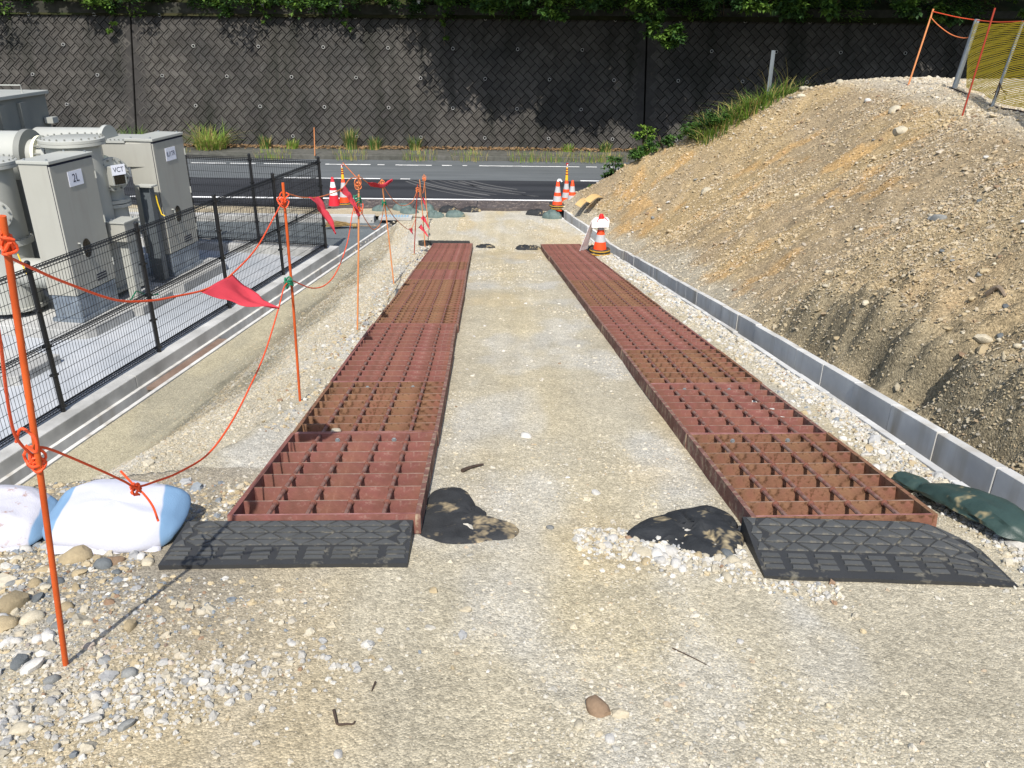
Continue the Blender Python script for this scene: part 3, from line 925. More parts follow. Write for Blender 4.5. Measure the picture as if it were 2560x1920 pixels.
for side in (-1, 1):
    y0 = 3.09 if side < 0 else 3.14
    pos = y0
    for k in range(12):
        z0, z1 = float(ramp_z(pos)) + PH + 0.005, float(ramp_z(pos + PL * 0.98)) + PH + 0.005
        pitch = math.asin((z1 - z0) / PL)
        x0, x1 = track_x(pos, side), track_x(pos + PL * 0.98, side)
        yaw = -math.atan2(x1 - x0, PL)
        st = STY[side][k]
        nm = "%s steel grating panel, %s from the near rubber ramp in the %s track" % (LOOK[st], ORD[k], "left" if side < 0 else "right")
        t = thing("grating_panel", nm, "steel grating", (x0, pos, z0), group="steel panels of the %s track" % ("left" if side < 0 else "right"))
        t.rotation_euler = (pitch + random.uniform(-.004, .004), random.uniform(-.009, .009), yaw + random.uniform(-.004, .004))
        t.location.x += random.uniform(-.008, .008)
        D = PM[st]
        for sx in (-1, 1):
            inner = (sx > 0) == (side < 0)
            o = link("side_frame", dusty_side if inner else D['side_frame'], t, (sx * (PW / 2 - 0.012), 0, 0))
        for yy in (0.0066, PL - 0.011):
            link("end_frame", D['end_frame'], t, (0, yy, 0))
        for j in range(1, 7):
            link("cross_bar", D['cross_bar'], t, (0, j * PL / 7, random.uniform(-.002, .001)))
        for j in range(4):
            link("rod", D['rod'], t, (-PW / 2 + PW * (j + 1) / 5 + random.uniform(-.006, .006), 0, -0.0145))
        if k in (0, 1):
            for bx in (-0.16, 0.18):
                link("bolt", bolt_me, t, (bx, PL - 0.014, -0.045))
        pos += PL * math.cos(pitch)

# ================================================================== RUBBER RAMPS
def rubber_ramp(name, label, pL, pR, depth, hback, side):
    """wedge of black rubber; raised bars at the foot, chevron pads behind"""
    L_ = Vector(pL); Rr = Vector(pR)
    ux = (Rr - L_); wid = ux.length; ux.normalize()
    uz = Vector((0, -0.0, 1)); uy = uz.cross(ux).normalized()
    slope = -0.17
    t = thing(name, label, "rubber ramp", L_)
    def P(u, v, h):        # u along the width, v towards the track, h above surface
        base = L_ + ux * u + uy * v
        zz = float(ramp_z(base.y)) + 0.008
        rise = 0.012 + (hback - 0.012) * (v / depth)
        w_ = u / wid
        sag = 0.0
        if side > 0:
            sag = -0.055 * max(0, (w_ - 0.72) / 0.28) ** 2 * (v / depth)
        p = Vector((base.x, base.y, zz + rise + h + sag))
        return p - L_
    b_ = MB()
    n, m = 24, 6
    def edge(u, v):
        w_ = u / wid
        if side > 0 and w_ > 0.8:          # rounded far right corner
            k_ = (w_ - 0.8) / 0.2
            v = v * (1 - 0.30 * k_ * k_) - 0.02 * k_
        if side < 0:
            u = u + 0.10 * (v / depth) * (1 - w_) * 0.2
        return u, v
    top = [[P(*edge(wid * i / n, depth * j / m), 0) for i in range(n + 1)] for j in range(m + 1)]
    vs = [p for r_ in top for p in r_]
    fs = [(j * (n + 1) + i, j * (n + 1) + i + 1, (j + 1) * (n + 1) + i + 1, (j + 1) * (n + 1) + i) for j in range(m) for i in range(n)]
    b_.add(vs, fs)
    # skirt
    ring = [top[0][i] for i in range(n + 1)] + [top[j][n] for j in range(1, m + 1)] + [top[m][i] for i in range(n - 1, -1, -1)] + [top[j][0] for j in range(m - 1, 0, -1)]
    low = []
    for p in ring:
        q = p + L_
        low.append(Vector((p.x, p.y, float(ramp_z(q.y)) - 0.02 - L_.z)))
    k_ = len(ring)
    b_.add(ring + low, [(i, k_ + i, k_ + (i + 1) % k_, (i + 1) % k_) for i in range(k_)])
    b_.build("body", M['rubber'], t)
    def pad(poly, nm):
        c_ = (sum(p[0] for p in poly) / len(poly), sum(p[1] for p in poly) / len(poly))
        b2 = MB(); n2 = len(poly)
        lo = [P(*edge(p[0], p[1]), -0.004) for p in poly]
        hi = [P(*edge(c_[0] + (p[0] - c_[0]) * 0.90, c_[1] + (p[1] - c_[1]) * 0.86), 0.0062) for p in poly]
        ctr = sum(lo, Vector()) / n2
        b2.add([v - ctr for v in lo + hi], [tuple(range(n2, 2 * n2))] + [(i, (i + 1) % n2, n2 + (i + 1) % n2, n2 + i) for i in range(n2)])
        b2.build(nm, M['rubber_pad'], t, loc=ctr)
    nb = 9
    cw = wid / nb
    for r_ in range(3):
        for i in range(nb):
            u0, u1 = i * cw + 0.014, (i + 1) * cw - 0.012
            v0 = depth * (0.115 + 0.092 * r_)
            pad([(u0, v0), (u1, v0), (u1 - 0.004, v0 + depth * 0.058), (u0 + 0.004, v0 + depth * 0.058)], "tread_bar")
    nr = 4
    rw = wid / 7
    r0, r1 = depth * 0.40, depth * 0.985
    hrow = (r1 - r0) / nr
    for r_ in range(nr):
        for i in range(14):
            uc = (i + 0.5) * rw / 2
            up = (i + r_) % 2 == 0
            big = 1.0 if (i // 2 + r_) % 2 == 0 else 0.72
            v0, v1 = r0 + r_ * hrow + 0.005, r0 + (r_ + 1) * hrow - 0.005
            a_, c_ = (rw * 0.5 - 0.012) * (1.0 if big == 1.0 else 0.86), 0.006
            if uc - a_ < 0.01 or uc + a_ > wid - 0.01:
                a_ = min(uc, wid - uc) - 0.012
            if a_ < 0.012: continue
            c_ = min(c_, a_ * 0.5)
            poly = [(uc - a_, v0), (uc + a_, v0), (uc + c_, v1), (uc - c_, v1)] if up else [(uc - c_, v0), (uc + c_, v0), (uc + a_, v1), (uc - a_, v1)]
            pad(poly, "tread_pad")
    return t
rubber_ramp("rubber_ramp", "black rubber wedge ramp beside the white sandbag, at the foot of the left track", (-1.475, 2.735, -2.10), (-0.435, 2.775, -2.11), 0.312, 0.074, -1)
rubber_ramp("rubber_ramp", "black rubber wedge ramp with a drooping right end at the foot of the right track", (1.055, 2.70, -2.10), (2.07, 2.655, -2.09), 0.432, 0.088, 1)
for (x, y, w, lab, sgn) in ((-1.47, 17.74, 1.15, "thin black rubber ramp at the far end of the left track", 0),):
    t = thing("rubber_ramp_far", lab, "rubber ramp", (x, y, float(ramp_z(y))))
    t.name = "rubber_ramp"
    b = MB(); b.prism([(-w / 2 - 0.1, 0), (w / 2 - 0.1, 0), (w / 2 - 0.1, 0.35), (-w / 2 - 0.1, 0.35)], -0.02, 0.105, top=[(-w / 2 - 0.1, 0), (w / 2 - 0.1, 0), (w / 2 - 0.1, 0.06), (-w / 2 - 0.1, 0.06)])
    b.build("body", M['rubber'], t)
    for k in range(6):
        b = MB(); b.box(-0.07, 0.07, -0.012, 0.012, 0, 0.01)
        b.build("tread_bar", M['rubber_pad'], t, loc=(-w / 2 + 0.02 + k * w / 6, 0.03, 0.105))

# ================================================================== BAGS
def mound(name, poly, h, material, label, cat, seed=0, wr=0.25, rings=9, seg=72, group=None, power=2.6, fn=None, sink=0.015, tuft=None):
    """lumpy closed bag lying on the ground, outline given as ground points"""
    fn = fn or hground
    P = np.array(poly, float)
    c = P.mean(0)
    ang = np.unwrap(np.arctan2(P[:, 1] - c[1], P[:, 0] - c[0]))
    if ang[-1] < ang[0]:
        P = P[::-1]; ang = np.unwrap(np.arctan2(P[:, 1] - c[1], P[:, 0] - c[0]))
    rad = np.hypot(P[:, 0] - c[0], P[:, 1] - c[1])
    A = np.linspace(ang[0], ang[0] + 2 * np.pi, seg, endpoint=False)
    rr = np.interp(A, np.append(ang, ang[0] + 2 * np.pi), np.append(rad, rad[0]))
    rr = (np.roll(rr, 1) + 2 * rr + np.roll(rr, -1)) / 4
    z0 = float(fn(c[0], c[1]))
    vs = []
    for k in range(1, rings + 1):
        f = k / rings
        for i, a in enumerate(A):
            x, y = c[0] + rr[i] * f * math.cos(a), c[1] + rr[i] * f * math.sin(a)
            g = float(fn(x, y))
            prof = (1 - f ** power) ** 0.6
            n = (fbm(x * 7 + seed, y * 7, 3) - 0.5) * 2 * wr * h * min(1, 2.2 * (1 - f) + 0.15)
            n -= wr * 1.3 * h * max(0.0, 1 - abs(float(fbm(x * 9 + seed * 3, y * 3.5 + x * 5, 2)) - 0.5) * 14) * min(1, 3 * (1 - f))
            vs.append((x - c[0], y - c[1], g - z0 + h * prof + float(n) - sink * (f > 0.99)))
    top = (0, 0, h * (1 + 0.0))
    vs.append(top)
    ct = len(vs) - 1
    fs = [(ct, i, (i + 1) % seg) for i in range(seg)]
    for k in range(rings - 1):
        for i in range(seg):
            fs.append((k * seg + i, (k + 1) * seg + i, (k + 1) * seg + (i + 1) % seg, k * seg + (i + 1) % seg))
    nv = len(vs)
    for i in range(seg):
        x, y, z = vs[(rings - 1) * seg + i]
        vs.append((x * 0.985, y * 0.985, z - 0.05))
    for i in range(seg):
        fs.append(((rings - 1) * seg + i, nv + i, nv + (i + 1) % seg, (rings - 1) * seg + (i + 1) % seg))
    b_ = MB(); b_.add(vs, fs)
    o = b_.build(name, material, smooth=True, loc=(c[0], c[1], z0))
    return tag(o, label, cat, group)
mound("weed_sheet_bag", [(-0.43, 3.06), (-0.30, 2.99), (-0.10, 3.03), (0.03, 3.06), (0.06, 3.12), (0.04, 3.22), (-0.04, 3.26), (-0.13, 3.30), (-0.14, 3.40), (-0.20, 3.47), (-0.16, 3.60), (-0.28, 3.72), (-0.41, 3.68), (-0.43, 3.4)],
      0.030, M['bag_dusty'], "torn black weed sheet bag covered in dust against the left track", "sheet bag", 3, 0.35, power=1.3)
mound("weed_sheet_bag", [(0.52, 3.11), (0.72, 2.98), (0.86, 2.86), (0.98, 2.82), (1.00, 2.92), (1.08, 3.16), (1.07, 3.38), (1.00, 3.45), (0.90, 3.40), (0.72, 3.33)],
      0.070, M['bag_black'], "plump black weed sheet bag against the near corner of the right track", "sheet bag", 8, 0.35, power=1.25)
mound("weed_sheet_bag", [(-0.86, 17.60), (-0.60, 17.45), (-0.42, 17.50), (-0.45, 17.75), (-0.75, 17.85)], 0.05, M['bag_black'], "flat black sheet bag at the far end of the left track", "sheet bag", 5, 0.3, seg=40)
mound("weed_sheet_bag", [(0.05, 17.25), (0.3, 17.2), (0.58, 17.35), (0.6, 17.6), (0.35, 17.65), (0.1, 17.55)], 0.09, M['bag_black'], "small crumpled black sheet bag at the far end of the right track", "sheet bag", 6, 0.35, seg=40)
mound("weed_sheet_bag", [(1.46, 17.0), (1.62, 16.62), (1.75, 16.6), (1.95, 16.75), (1.9, 17.3), (1.6, 17.6)], 0.14, M['bag_black'], "dark sheet bag behind the cone with the white board", "sheet bag", 9, 0.3, seg=40)

def bag_mat(name, base, x0, x1, soiled=False):
    """white woven cloth, printed blue towards the ends of the bag"""
    m = mat(name, base, rough=0.75, var=0.05, vscale=9, bump=0.22, bscale=150, spec=0.25, third=srgb(150, 124, 112) if soiled else None, tscale=24, tamt=0.66)
    N, L = m.node_tree.nodes, m.node_tree.links
    bs = N["Principled BSDF"]
    old = bs.inputs["Base Color"].links[0].from_socket
    tc = N.new("ShaderNodeTexCoord"); sx = N.new("ShaderNodeSeparateXYZ"); L.new(tc.outputs["Object"], sx.inputs[0])
    nz = N.new("ShaderNodeTexNoise"); nz.inputs["Scale"].default_value = 5; L.new(tc.outputs["Object"], nz.inputs["Vector"])
    md = N.new("ShaderNodeMath"); md.operation = 'MULTIPLY_ADD'; md.inputs[1].default_value = 0.05; L.new(nz.outputs[0], md.inputs[0]); L.new(sx.outputs[0], md.inputs[2])
    my = N.new("ShaderNodeMath"); my.operation = 'MULTIPLY_ADD'; my.inputs[1].default_value = 0.22; L.new(sx.outputs[1], my.inputs[0]); L.new(md.outputs[0], my.inputs[2])
    hi = N.new("ShaderNodeMapRange"); hi.inputs[1].default_value = x1 + .02; hi.inputs[2].default_value = x1 + 0.028; L.new(my.outputs[0], hi.inputs[0])
    lo = N.new("ShaderNodeMapRange"); lo.inputs[1].default_value = x0 + .03; lo.inputs[2].default_value = x0 + .022; L.new(md.outputs[0], lo.inputs[0])
    mx = N.new("ShaderNodeMath"); mx.operation = 'MAXIMUM'; L.new(hi.outputs[0], mx.inputs[0]); L.new(lo.outputs[0], mx.inputs[1])
    x = N.new("ShaderNodeMix"); x.data_type = 'RGBA'; L.new(mx.outputs[0], x.inputs[0]); L.new(old, x.inputs[6]); x.inputs[7].default_value = srgb(112, 143, 172)
    L.new(x.outputs[2], bs.inputs["Base Color"])
    return m
def pillow(name, label, loc, L, W, H, yaw, mats, seed, band=(0.62, 0.74), tilt=0.0, pitch=0.0):
    """stuffed woven bag with printed coloured ends"""
    n, m = 56, 40
    vs, fs, mi = [], [], []
    for j in range(m + 1):
        ph_ = -math.pi / 2 + math.pi * j / m
        for i in range(n):
            th = 2 * math.pi * i / n
            sg = lambda v, e: math.copysign(abs(v) ** e, v)
            x = L / 2 * sg(math.cos(ph_), 0.45) * sg(math.cos(th), 0.62)
            y = W / 2 * sg(math.cos(ph_), 0.45) * sg(math.sin(th), 0.62)
            z = H / 2 * sg(math.sin(ph_), 0.85)
            ex, ey = x / (L / 2), y / (W / 2)
            k_ = max(0.0, 1 - abs(ex) ** 3.2) ** 0.5 * max(0.0, 1 - abs(ey) ** 3.4) ** 0.35
            z = (z * 0.9) * (0.22 + 0.78 * k_)
            if z < 0: z *= 0.45
            z += 0.020 * (float(fbm(x * 13 + seed, y * 5, 3)) - 0.5) * 2 * (abs(ex) ** 1.5 + 0.25) + 0.016 * (float(fbm(x * 4 + seed, y * 18, 3)) - 0.5) * 2 * (0.4 + abs(ey))
            y += 0.012 * math.sin(x * 14 + seed)
            vs.append((x, y, z + H * 0.22))
    for j in range(m):
        for i in range(n):
            q = (j * n + i, j * n + (i + 1) % n, (j + 1) * n + (i + 1) % n, (j + 1) * n + i)
            fs.append(q)
            mi.append(0)
    b_ = MB(); b_.v = vs; b_.f = fs; b_.mi = mi
    o = b_.build(name, mats, smooth=True, loc=loc)
    o.rotation_euler = (tilt, pitch, yaw)
    # folded hem along the near lower side
    hb_ = MB(); rs2 = random.Random(seed); pv = []
    nn = 26
    for i in range(nn + 1):
        u = -0.40 + 0.80 * i / nn
        x_ = u * L; y_ = -W / 2 * (0.99 - 0.9 * abs(u) ** 3.0)
        pv += [(x_, y_ + 0.012, 0.055), (x_, y_ - 0.012 + rs2.uniform(-.008, .008), 0.030 + rs2.uniform(-.006, .006)), (x_, y_ - 0.004 + rs2.uniform(-.01, .01), 0.0)]
    hb_.add(pv, [(3 * i + k, 3 * i + k + 3, 3 * i + k + 4, 3 * i + k + 1) for i in range(nn) for k in (0, 1)])
    hem = hb_.build("hem", M['bag_white'], o, smooth=True)
    sd_ = hem.modifiers.new("thickness", 'SOLIDIFY'); sd_.thickness = 0.003
    return tag(o, label, "sandbag")
pillow("sandbag", "plump white sandbag with pale blue ends beside the left rubber ramp", (-1.80, 3.10, -2.135), 0.60, 0.42, 0.235, R(4), bag_mat("bag_two_tone", srgb(182, 183, 192), -0.225, 0.205), 3, None, R(10), R(3))
pillow("sandbag", "flatter soiled white sandbag cut by the left picture edge", (-2.42, 3.12, -2.165), 0.62, 0.38, 0.20, R(-3), bag_mat("bag_two_tone_soiled", srgb(178, 177, 184), -0.9, 0.255, True), 7, None, R(8), R(2))

# dark green tied bag on the white gravel, with its knotted neck
def tied_bag(label, pts, rads, flat, seed):
    t = thing("tied_sandbag", label, "sandbag", pts[0])
    P = catmull(pts, 8)
    n, seg = len(P), 28
    rr = np.interp(np.linspace(0, len(pts) - 1, n), range(len(pts)), rads)
    vs = []
    for i in range(n):
        a = P[max(i - 1, 0)]; c = P[min(i + 1, n - 1)]
        d = (c - a).normalized(); s_ = d.cross(Vector((0, 0, 1))).normalized(); u_ = s_.cross(d)
        for k in range(seg):
            th = 2 * math.pi * k / seg
            w_ = 1 + 0.10 * math.sin(5 * th + seed) * (1 - min(1, rr[i] / 0.13)) + 0.20 * (float(fbm(i * 0.16 + seed, k * 0.75, 3)) - 0.5) * 2
            up = math.sin(th)
            vs.append(P[i] - Vector(pts[0]) + (s_ * math.cos(th) * rr[i] * w_ + u_ * up * rr[i] * w_ * (flat if up > 0 else flat * 0.55)))
    fs = [(i * seg + k, i * seg + (k + 1) % seg, (i + 1) * seg + (k + 1) % seg, (i + 1) * seg + k) for i in range(n - 1) for k in range(seg)]
    fs += [tuple(range(seg - 1, -1, -1)), tuple((n - 1) * seg + k for k in range(seg))]
    b_ = MB(); b_.add(vs, fs)
    b_.build("sack", M['bag_green'], t, smooth=True)
    return t
gz = lambda x, y, d=0.0: float(hground(x, y)) + d
t = tied_bag("dark green sandbag with a tied neck lying by the gutter on white gravel", [(2.13, 3.80, gz(2.13, 3.8, .05)), (2.165, 3.70, gz(2.17, 3.7, .05)), (2.19, 3.64, gz(2.19, 3.64, .045)), (2.22, 3.54, gz(2.22, 3.54, .06)), (2.27, 3.38, gz(2.27, 3.38, .07)), (2.32, 3.22, gz(2.32, 3.22, .07)), (2.34, 3.08, gz(2.34, 3.08, .05)), (2.35, 3.02, gz(2.35, 3.02, .03))],
             [0.052, 0.070, 0.058, 0.090, 0.118, 0.120, 0.10, 0.03], 0.55, 2)
b = MB()
b.tube([(0.06 + 0.036 * math.cos(a), -0.16 + 0.012 * math.cos(a), -0.004 + 0.03 * math.sin(a)) for a in [2 * math.pi * k / 12 for k in range(12)]], 0.005, 6, closed=True)
b.build("tie", M['black'], t)
gb = [(-3.55, 21.35, .52, .16, 3), (-2.95, 21.45, .62, .2, 4), (-2.35, 21.5, .5, .17, 5), (-2.75, 21.05, .55, .17, 6), (-2.05, 20.75, .5, .15, 7), (-1.55, 20.85, .55, .15, 8), (-1.75, 21.4, .55, .16, 9), (-1.15, 21.5, .6, .12, 10)]
glab = ["pale green grey sandbag at the left end of the row below the road plate", "large grey green sandbag second from the left below the road plate", "grey green sandbag in the middle of the row below the road plate",
        "grey green sandbag lying in front of the large one below the road plate", "round grey green sandbag nearest the ramp in the far left row", "long grey green sandbag nearest the gravel lane in the far left row",
        "dark sandbag behind the leaning thin poles", "flat black sandbag at the right end of the row below the road plate"]
for (x, y, w, h, sd), lab in zip(gb, glab):
    pl = [(x + w / 2 * math.cos(a) * (1 + .12 * math.sin(3 * a + sd)), y + w * 0.30 * math.sin(a)) for a in [2 * math.pi * k / 16 for k in range(16)]]
    mound("sandbag", pl, h, M['bag_black'] if sd in (9, 10) else M['bag_green_far'], lab, "sandbag", sd, 0.2, seg=36, rings=7, group="sandbags below the road plate", fn=lambda X, Y: np.full(np.shape(X), -4.62))
for (x, y, w, h, sd, lab) in ((0.98, 20.75, .55, .2, 21, "round dark green sandbag at the head of the gutter"), (0.62, 21.15, .62, .14, 22, "long dark sandbag between the gutter head and the road plate")):
    pl = [(x + w / 2 * math.cos(a) * (1 + .12 * math.sin(3 * a + sd)), y + w * 0.30 * math.sin(a) - 0.3 * w * math.cos(a) * .6) for a in [2 * math.pi * k / 16 for k in range(16)]]
    mound("sandbag", pl, h, M['bag_green_far'] if sd == 21 else M['bag_black'], lab, "sandbag", sd, 0.2, seg=36, rings=7, fn=lambda X, Y: np.full(np.shape(X), -4.62))

# ================================================================== ORANGE POLES, ROPES, FLAGS
poles = [((-1.506, 2.073, -2.03), (-1.253, 1.95, -0.443), 0.0092, 'pole', "thick orange marker pole nearest the camera, leaning at the left picture edge"),
         ((-1.543, 5.25, -2.57), (-1.483, 5.2, -0.949), 0.0092, 'pole', "orange marker pole standing beside the second left track panel, big rope knot at its top"),
         ((-1.700, 8.23, -3.08), (-1.564, 8.2, -1.41), 0.0095, 'pole_pale', "pale orange marker pole with a green tie and a rope bow at its top"),
         ((-1.802, 11.65, -3.66), (-1.891, 11.6, -2.052), 0.0100, 'pole_pale', "pale orange marker pole leaning left, with a red flag streaming at its top"),
         ((-2.050, 16.13, -4.42), (-1.916, 16.1, -2.943), 0.0100, 'pole_red', "dark red marker pole leaning right near the far end of the left track"),
         ((-1.981, 17.60, -4.60), (-2.035, 17.5, -3.096), 0.0105, 'pole_pale', "pale thin marker pole between the dark red one and the farthest one"),
         ((-2.105, 19.60, -4.64), (-2.158, 19.5, -3.327), 0.0105, 'pole_pale', "farthest thin marker pole, a rope bow hanging from its top")]
for (p0, p1, r_, mk, lab) in poles:
    b = MB(); d = Vector(p1) - Vector(p0)
    b.tube([(0, 0, 0), d * 0.5 + Vector((random.uniform(-.006, .006), 0, 0)), d], r_, 10)
    tag(b.build("marker_pole", M[mk], loc=p0, smooth=True), lab, "pole", "orange marker poles along the bank")
def loop(b_, c, r_, nrm, tr, wob=0.0, turns=1.0, seed=0):
    n_ = Vector(nrm).normalized(); a_ = n_.cross(Vector((0.3, 0.2, 1))).normalized(); e_ = n_.cross(a_)
    pts = [Vector(c) + a_ * math.cos(2 * math.pi * turns * k / 18) * r_ + e_ * math.sin(2 * math.pi * turns * k / 18) * r_ * (1 + wob) + n_ * 0.012 * math.sin(k * 0.9 + seed) for k in range(int(18 * 1) + 1)]
    b_.tube(pts, tr, 6)
def rope(label, pts, r_, mk, knots=(), ties=(), tails=()):
    o0 = Vector(pts[0])
    b_ = MB(); b_.tube([p - o0 for p in catmull(pts, 7)], r_, 7)
    for tl in tails:
        b_.tube([p - o0 for p in catmull(tl, 6)], r_, 7)
    o = tag(b_.build("rope", M[mk], loc=o0, smooth=True), label, "rope", "orange ropes strung between the poles")
    for (c, sz, sd) in knots:
        kb = MB(); rs = random.Random(sd)
        for q in range(2):
            loop(kb, (0, 0, sz * (q - .5) * 0.7), sz * rs.uniform(.55, .8), (rs.uniform(-.4, .4), rs.uniform(-1, -.3), rs.uniform(-.5, .8)), r_, rs.uniform(0, .3), 1.0, sd + q)
        for q in range(2):
            loop(kb, (0, 0, sz * (q * .5 - .3)), max(sz * 0.32, r_ * 3), (rs.uniform(-.2, .2), rs.uniform(-.3, .3), 1), r_, 0, 1.0, q)
        kb.build("knot", M[mk], o, smooth=True, loc=Vector(c) - o0)
    for (c, sz) in ties:
        kb = MB()
        for q in range(3):
            loop(kb, (0, 0, sz * (q - 1) * 0.6), sz * 0.8, (0.3 * q - .3, -.2, 1), r_ * 1.5, 0, 1.0, q)
        kb.build("tie", M['tie_green'], o, smooth=True, loc=Vector(c) - o0)
    return o
rope("upper orange rope sagging from the nearest pole across the fence to the second pole",
     [(-1.275, 1.961, -0.547), (-1.297, 2.104, -0.625), (-1.309, 2.245, -0.703), (-1.323, 2.538, -0.854), (-1.319, 2.772, -0.934), (-1.313, 2.976, -0.984), (-1.306, 3.224, -1.039), (-1.305, 3.427, -1.066), (-1.309, 3.607, -1.079), (-1.343, 4.088, -1.087), (-1.428, 4.725, -1.074), (-1.490, 5.2, -1.055)],
     0.0042, 'rope', knots=[((-1.263, 1.956, -0.51), 0.03, 3), ((-1.49, 5.195, -1.06), 0.045, 5)])
rope("upper orange rope from the second to the third pole, two red flags on it",
     [(-1.487, 5.2, -1.008), (-1.493, 5.422, -1.069), (-1.50, 5.762, -1.155), (-1.504, 6.31, -1.254), (-1.517, 7.116, -1.346), (-1.559, 7.702, -1.366), (-1.569, 8.2, -1.425)], 0.0045, 'rope_pale',
     knots=[((-1.575, 8.18, -1.50), 0.055, 8)], tails=[[(-1.58, 8.18, -1.44), (-1.64, 8.15, -1.36), (-1.70, 8.12, -1.28)]])
rope("upper orange rope from the third to the fourth pole behind the streaming flag",
     [(-1.565, 8.2, -1.425), (-1.598, 8.542, -1.505), (-1.667, 9.208, -1.667), (-1.758, 10.162, -1.888), (-1.893, 11.6, -2.075)], 0.0052, 'rope_pale', knots=[((-1.89, 11.58, -2.12), 0.055, 12)])
rope("upper orange rope from the fourth pole to the dark red pole",
     [(-1.89, 11.6, -2.12), (-1.90, 11.826, -2.207), (-1.933, 12.796, -2.575), (-1.909, 13.669, -2.858), (-1.856, 14.517, -2.983), (-1.873, 15.283, -3.011), (-1.919, 16.1, -3.029)], 0.006, 'rope_pale', knots=[((-1.92, 16.08, -3.05), 0.05, 14)])
rope("orange rope hanging from the left picture edge down to the nearest pole",
     [(-1.057, 1.55, -0.482), (-1.153, 1.676, -0.662), (-1.242, 1.782, -0.819), (-1.312, 1.867, -0.95), (-1.356, 1.93, -1.047), (-1.374, 1.991, -1.129), (-1.375, 2.014, -1.153)], 0.0042, 'rope',
     knots=[((-1.374, 2.01, -1.165), 0.036, 21)], tails=[[(-1.37, 1.945, -1.07), (-1.335, 1.93, -1.02), (-1.305, 1.93, -1.05), (-1.315, 1.935, -1.095), (-1.34, 1.935, -1.075)]])
rope("lower orange rope knotted above the white sandbag and rising to the second pole",
     [(-1.362, 2.012, -1.123), (-1.355, 2.049, -1.148), (-1.35, 2.131, -1.222), (-1.341, 2.278, -1.362), (-1.336, 2.373, -1.455), (-1.332, 2.437, -1.517), (-1.31, 2.538, -1.555), (-1.283, 2.674, -1.596), (-1.251, 2.889, -1.634), (-1.249, 3.178, -1.635), (-1.278, 3.568, -1.626), (-1.322, 3.965, -1.618), (-1.425, 4.604, -1.605), (-1.502, 5.027, -1.6), (-1.52, 5.2, -1.61)], 0.0042, 'rope',
     knots=[((-1.332, 2.432, -1.523), 0.024, 31)], ties=[((-1.512, 5.19, -1.61), 0.03)],
     tails=[[(-1.376, 2.437, -1.452), (-1.356, 2.437, -1.484), (-1.332, 2.437, -1.521), (-1.311, 2.437, -1.546), (-1.288, 2.437, -1.597), (-1.279, 2.437, -1.661)]])
rope("lower orange rope dipping from the second to the third pole",
     [(-1.507, 5.2, -1.596), (-1.498, 5.268, -1.625), (-1.461, 5.571, -1.768), (-1.42, 5.826, -1.822), (-1.405, 6.173, -1.817), (-1.452, 6.866, -1.768), (-1.57, 7.793, -1.697), (-1.595, 8.2, -1.678)], 0.0045, 'rope', ties=[((-1.592, 8.19, -1.66), 0.045)], knots=[((-1.59, 8.19, -1.75), 0.06, 35)])
rope("lower orange rope dipping from the third to the fourth pole",
     [(-1.589, 8.2, -1.703), (-1.626, 8.5, -1.837), (-1.679, 9.114, -2.102), (-1.698, 9.634, -2.309), (-1.708, 10.216, -2.354), (-1.871, 11.6, -2.393)], 0.0052, 'rope_pale', ties=[((-1.872, 11.59, -2.39), 0.035)])
rope("lower orange rope dipping from the fourth pole to the dark red pole",
     [(-1.865, 11.6, -2.405), (-1.862, 11.756, -2.454), (-1.921, 12.873, -2.892), (-1.931, 14.273, -3.392), (-1.908, 14.768, -3.509), (-1.974, 16.1, -3.613)], 0.006, 'rope_pale')
rope("bow of pale rope hanging between the two thinnest far poles",
     [(-1.94, 16.1, -3.1), (-1.98, 16.9, -3.35), (-2.03, 17.5, -3.25), (-2.10, 18.6, -3.6), (-2.15, 19.5, -3.5)], 0.006, 'rope_pale', knots=[((-2.155, 19.48, -3.42), 0.06, 41)])

def flag(label, A, B, T, sag, seed, n=16, m=22, amp=0.012):
    A, B, T = Vector(A), Vector(B), Vector(T)
    vs = []
    nr = (B - A).cross(T - A).normalized()
    L0 = (T - A).length
    for j in range(m + 1):
        f = j / m
        for i in range(n + 1):
            g = i / n
            e = A.lerp(B, g)
            p = e.lerp(T, f)
            p = p + Vector((0, 0, -sag * math.sin(math.pi * f)))
            p = p + nr * (amp * math.sin(g * 7 + f * 4 + seed) * (0.2 + f * (1 - f) * 3) + amp * 0.7 * math.sin(f * 11 + seed * 2 + g * 3) * f * (1 - f * .5) + amp * 1.1 * (float(fbm(g * 5 + seed, f * 6 + seed * 3, 3)) - 0.5) * 2 * min(1, f * 4) * (1 - f * .6))
            p = p + (B - A) * (0.10 * math.sin(f * 5 + seed) * f * (1 - f) * 2)
            vs.append(p - A)
    fs = [(j * (n + 1) + i, j * (n + 1) + i + 1, (j + 1) * (n + 1) + i + 1, (j + 1) * (n + 1) + i) for j in range(m) for i in range(n)]
    b_ = MB(); b_.add(vs, fs)
    o = b_.build("warning_flag", M['flag'], loc=A, smooth=True)
    so = o.modifiers.new("thickness", 'SOLIDIFY'); so.thickness = 0.0012
    return tag(o, label, "flag", "red warning flags on the ropes")
flag("large red triangular flag blowing right, the one nearest the camera", (-1.306, 3.20, -1.036), (-1.306, 3.60, -1.080), (-1.05, 3.42, -1.18), 0.02, 1, amp=0.010)
flag("long red flag hanging down below the rope right of the second pole", (-1.497, 5.86, -1.172), (-1.500, 6.18, -1.232), (-1.352, 6.03, -1.480), -0.015, 4, amp=0.018)
flag("red flag draped in front of the third pole and the orange cones", (-1.515, 7.05, -1.338), (-1.535, 7.40, -1.362), (-1.395, 7.22, -1.612), -0.02, 7, amp=0.018)
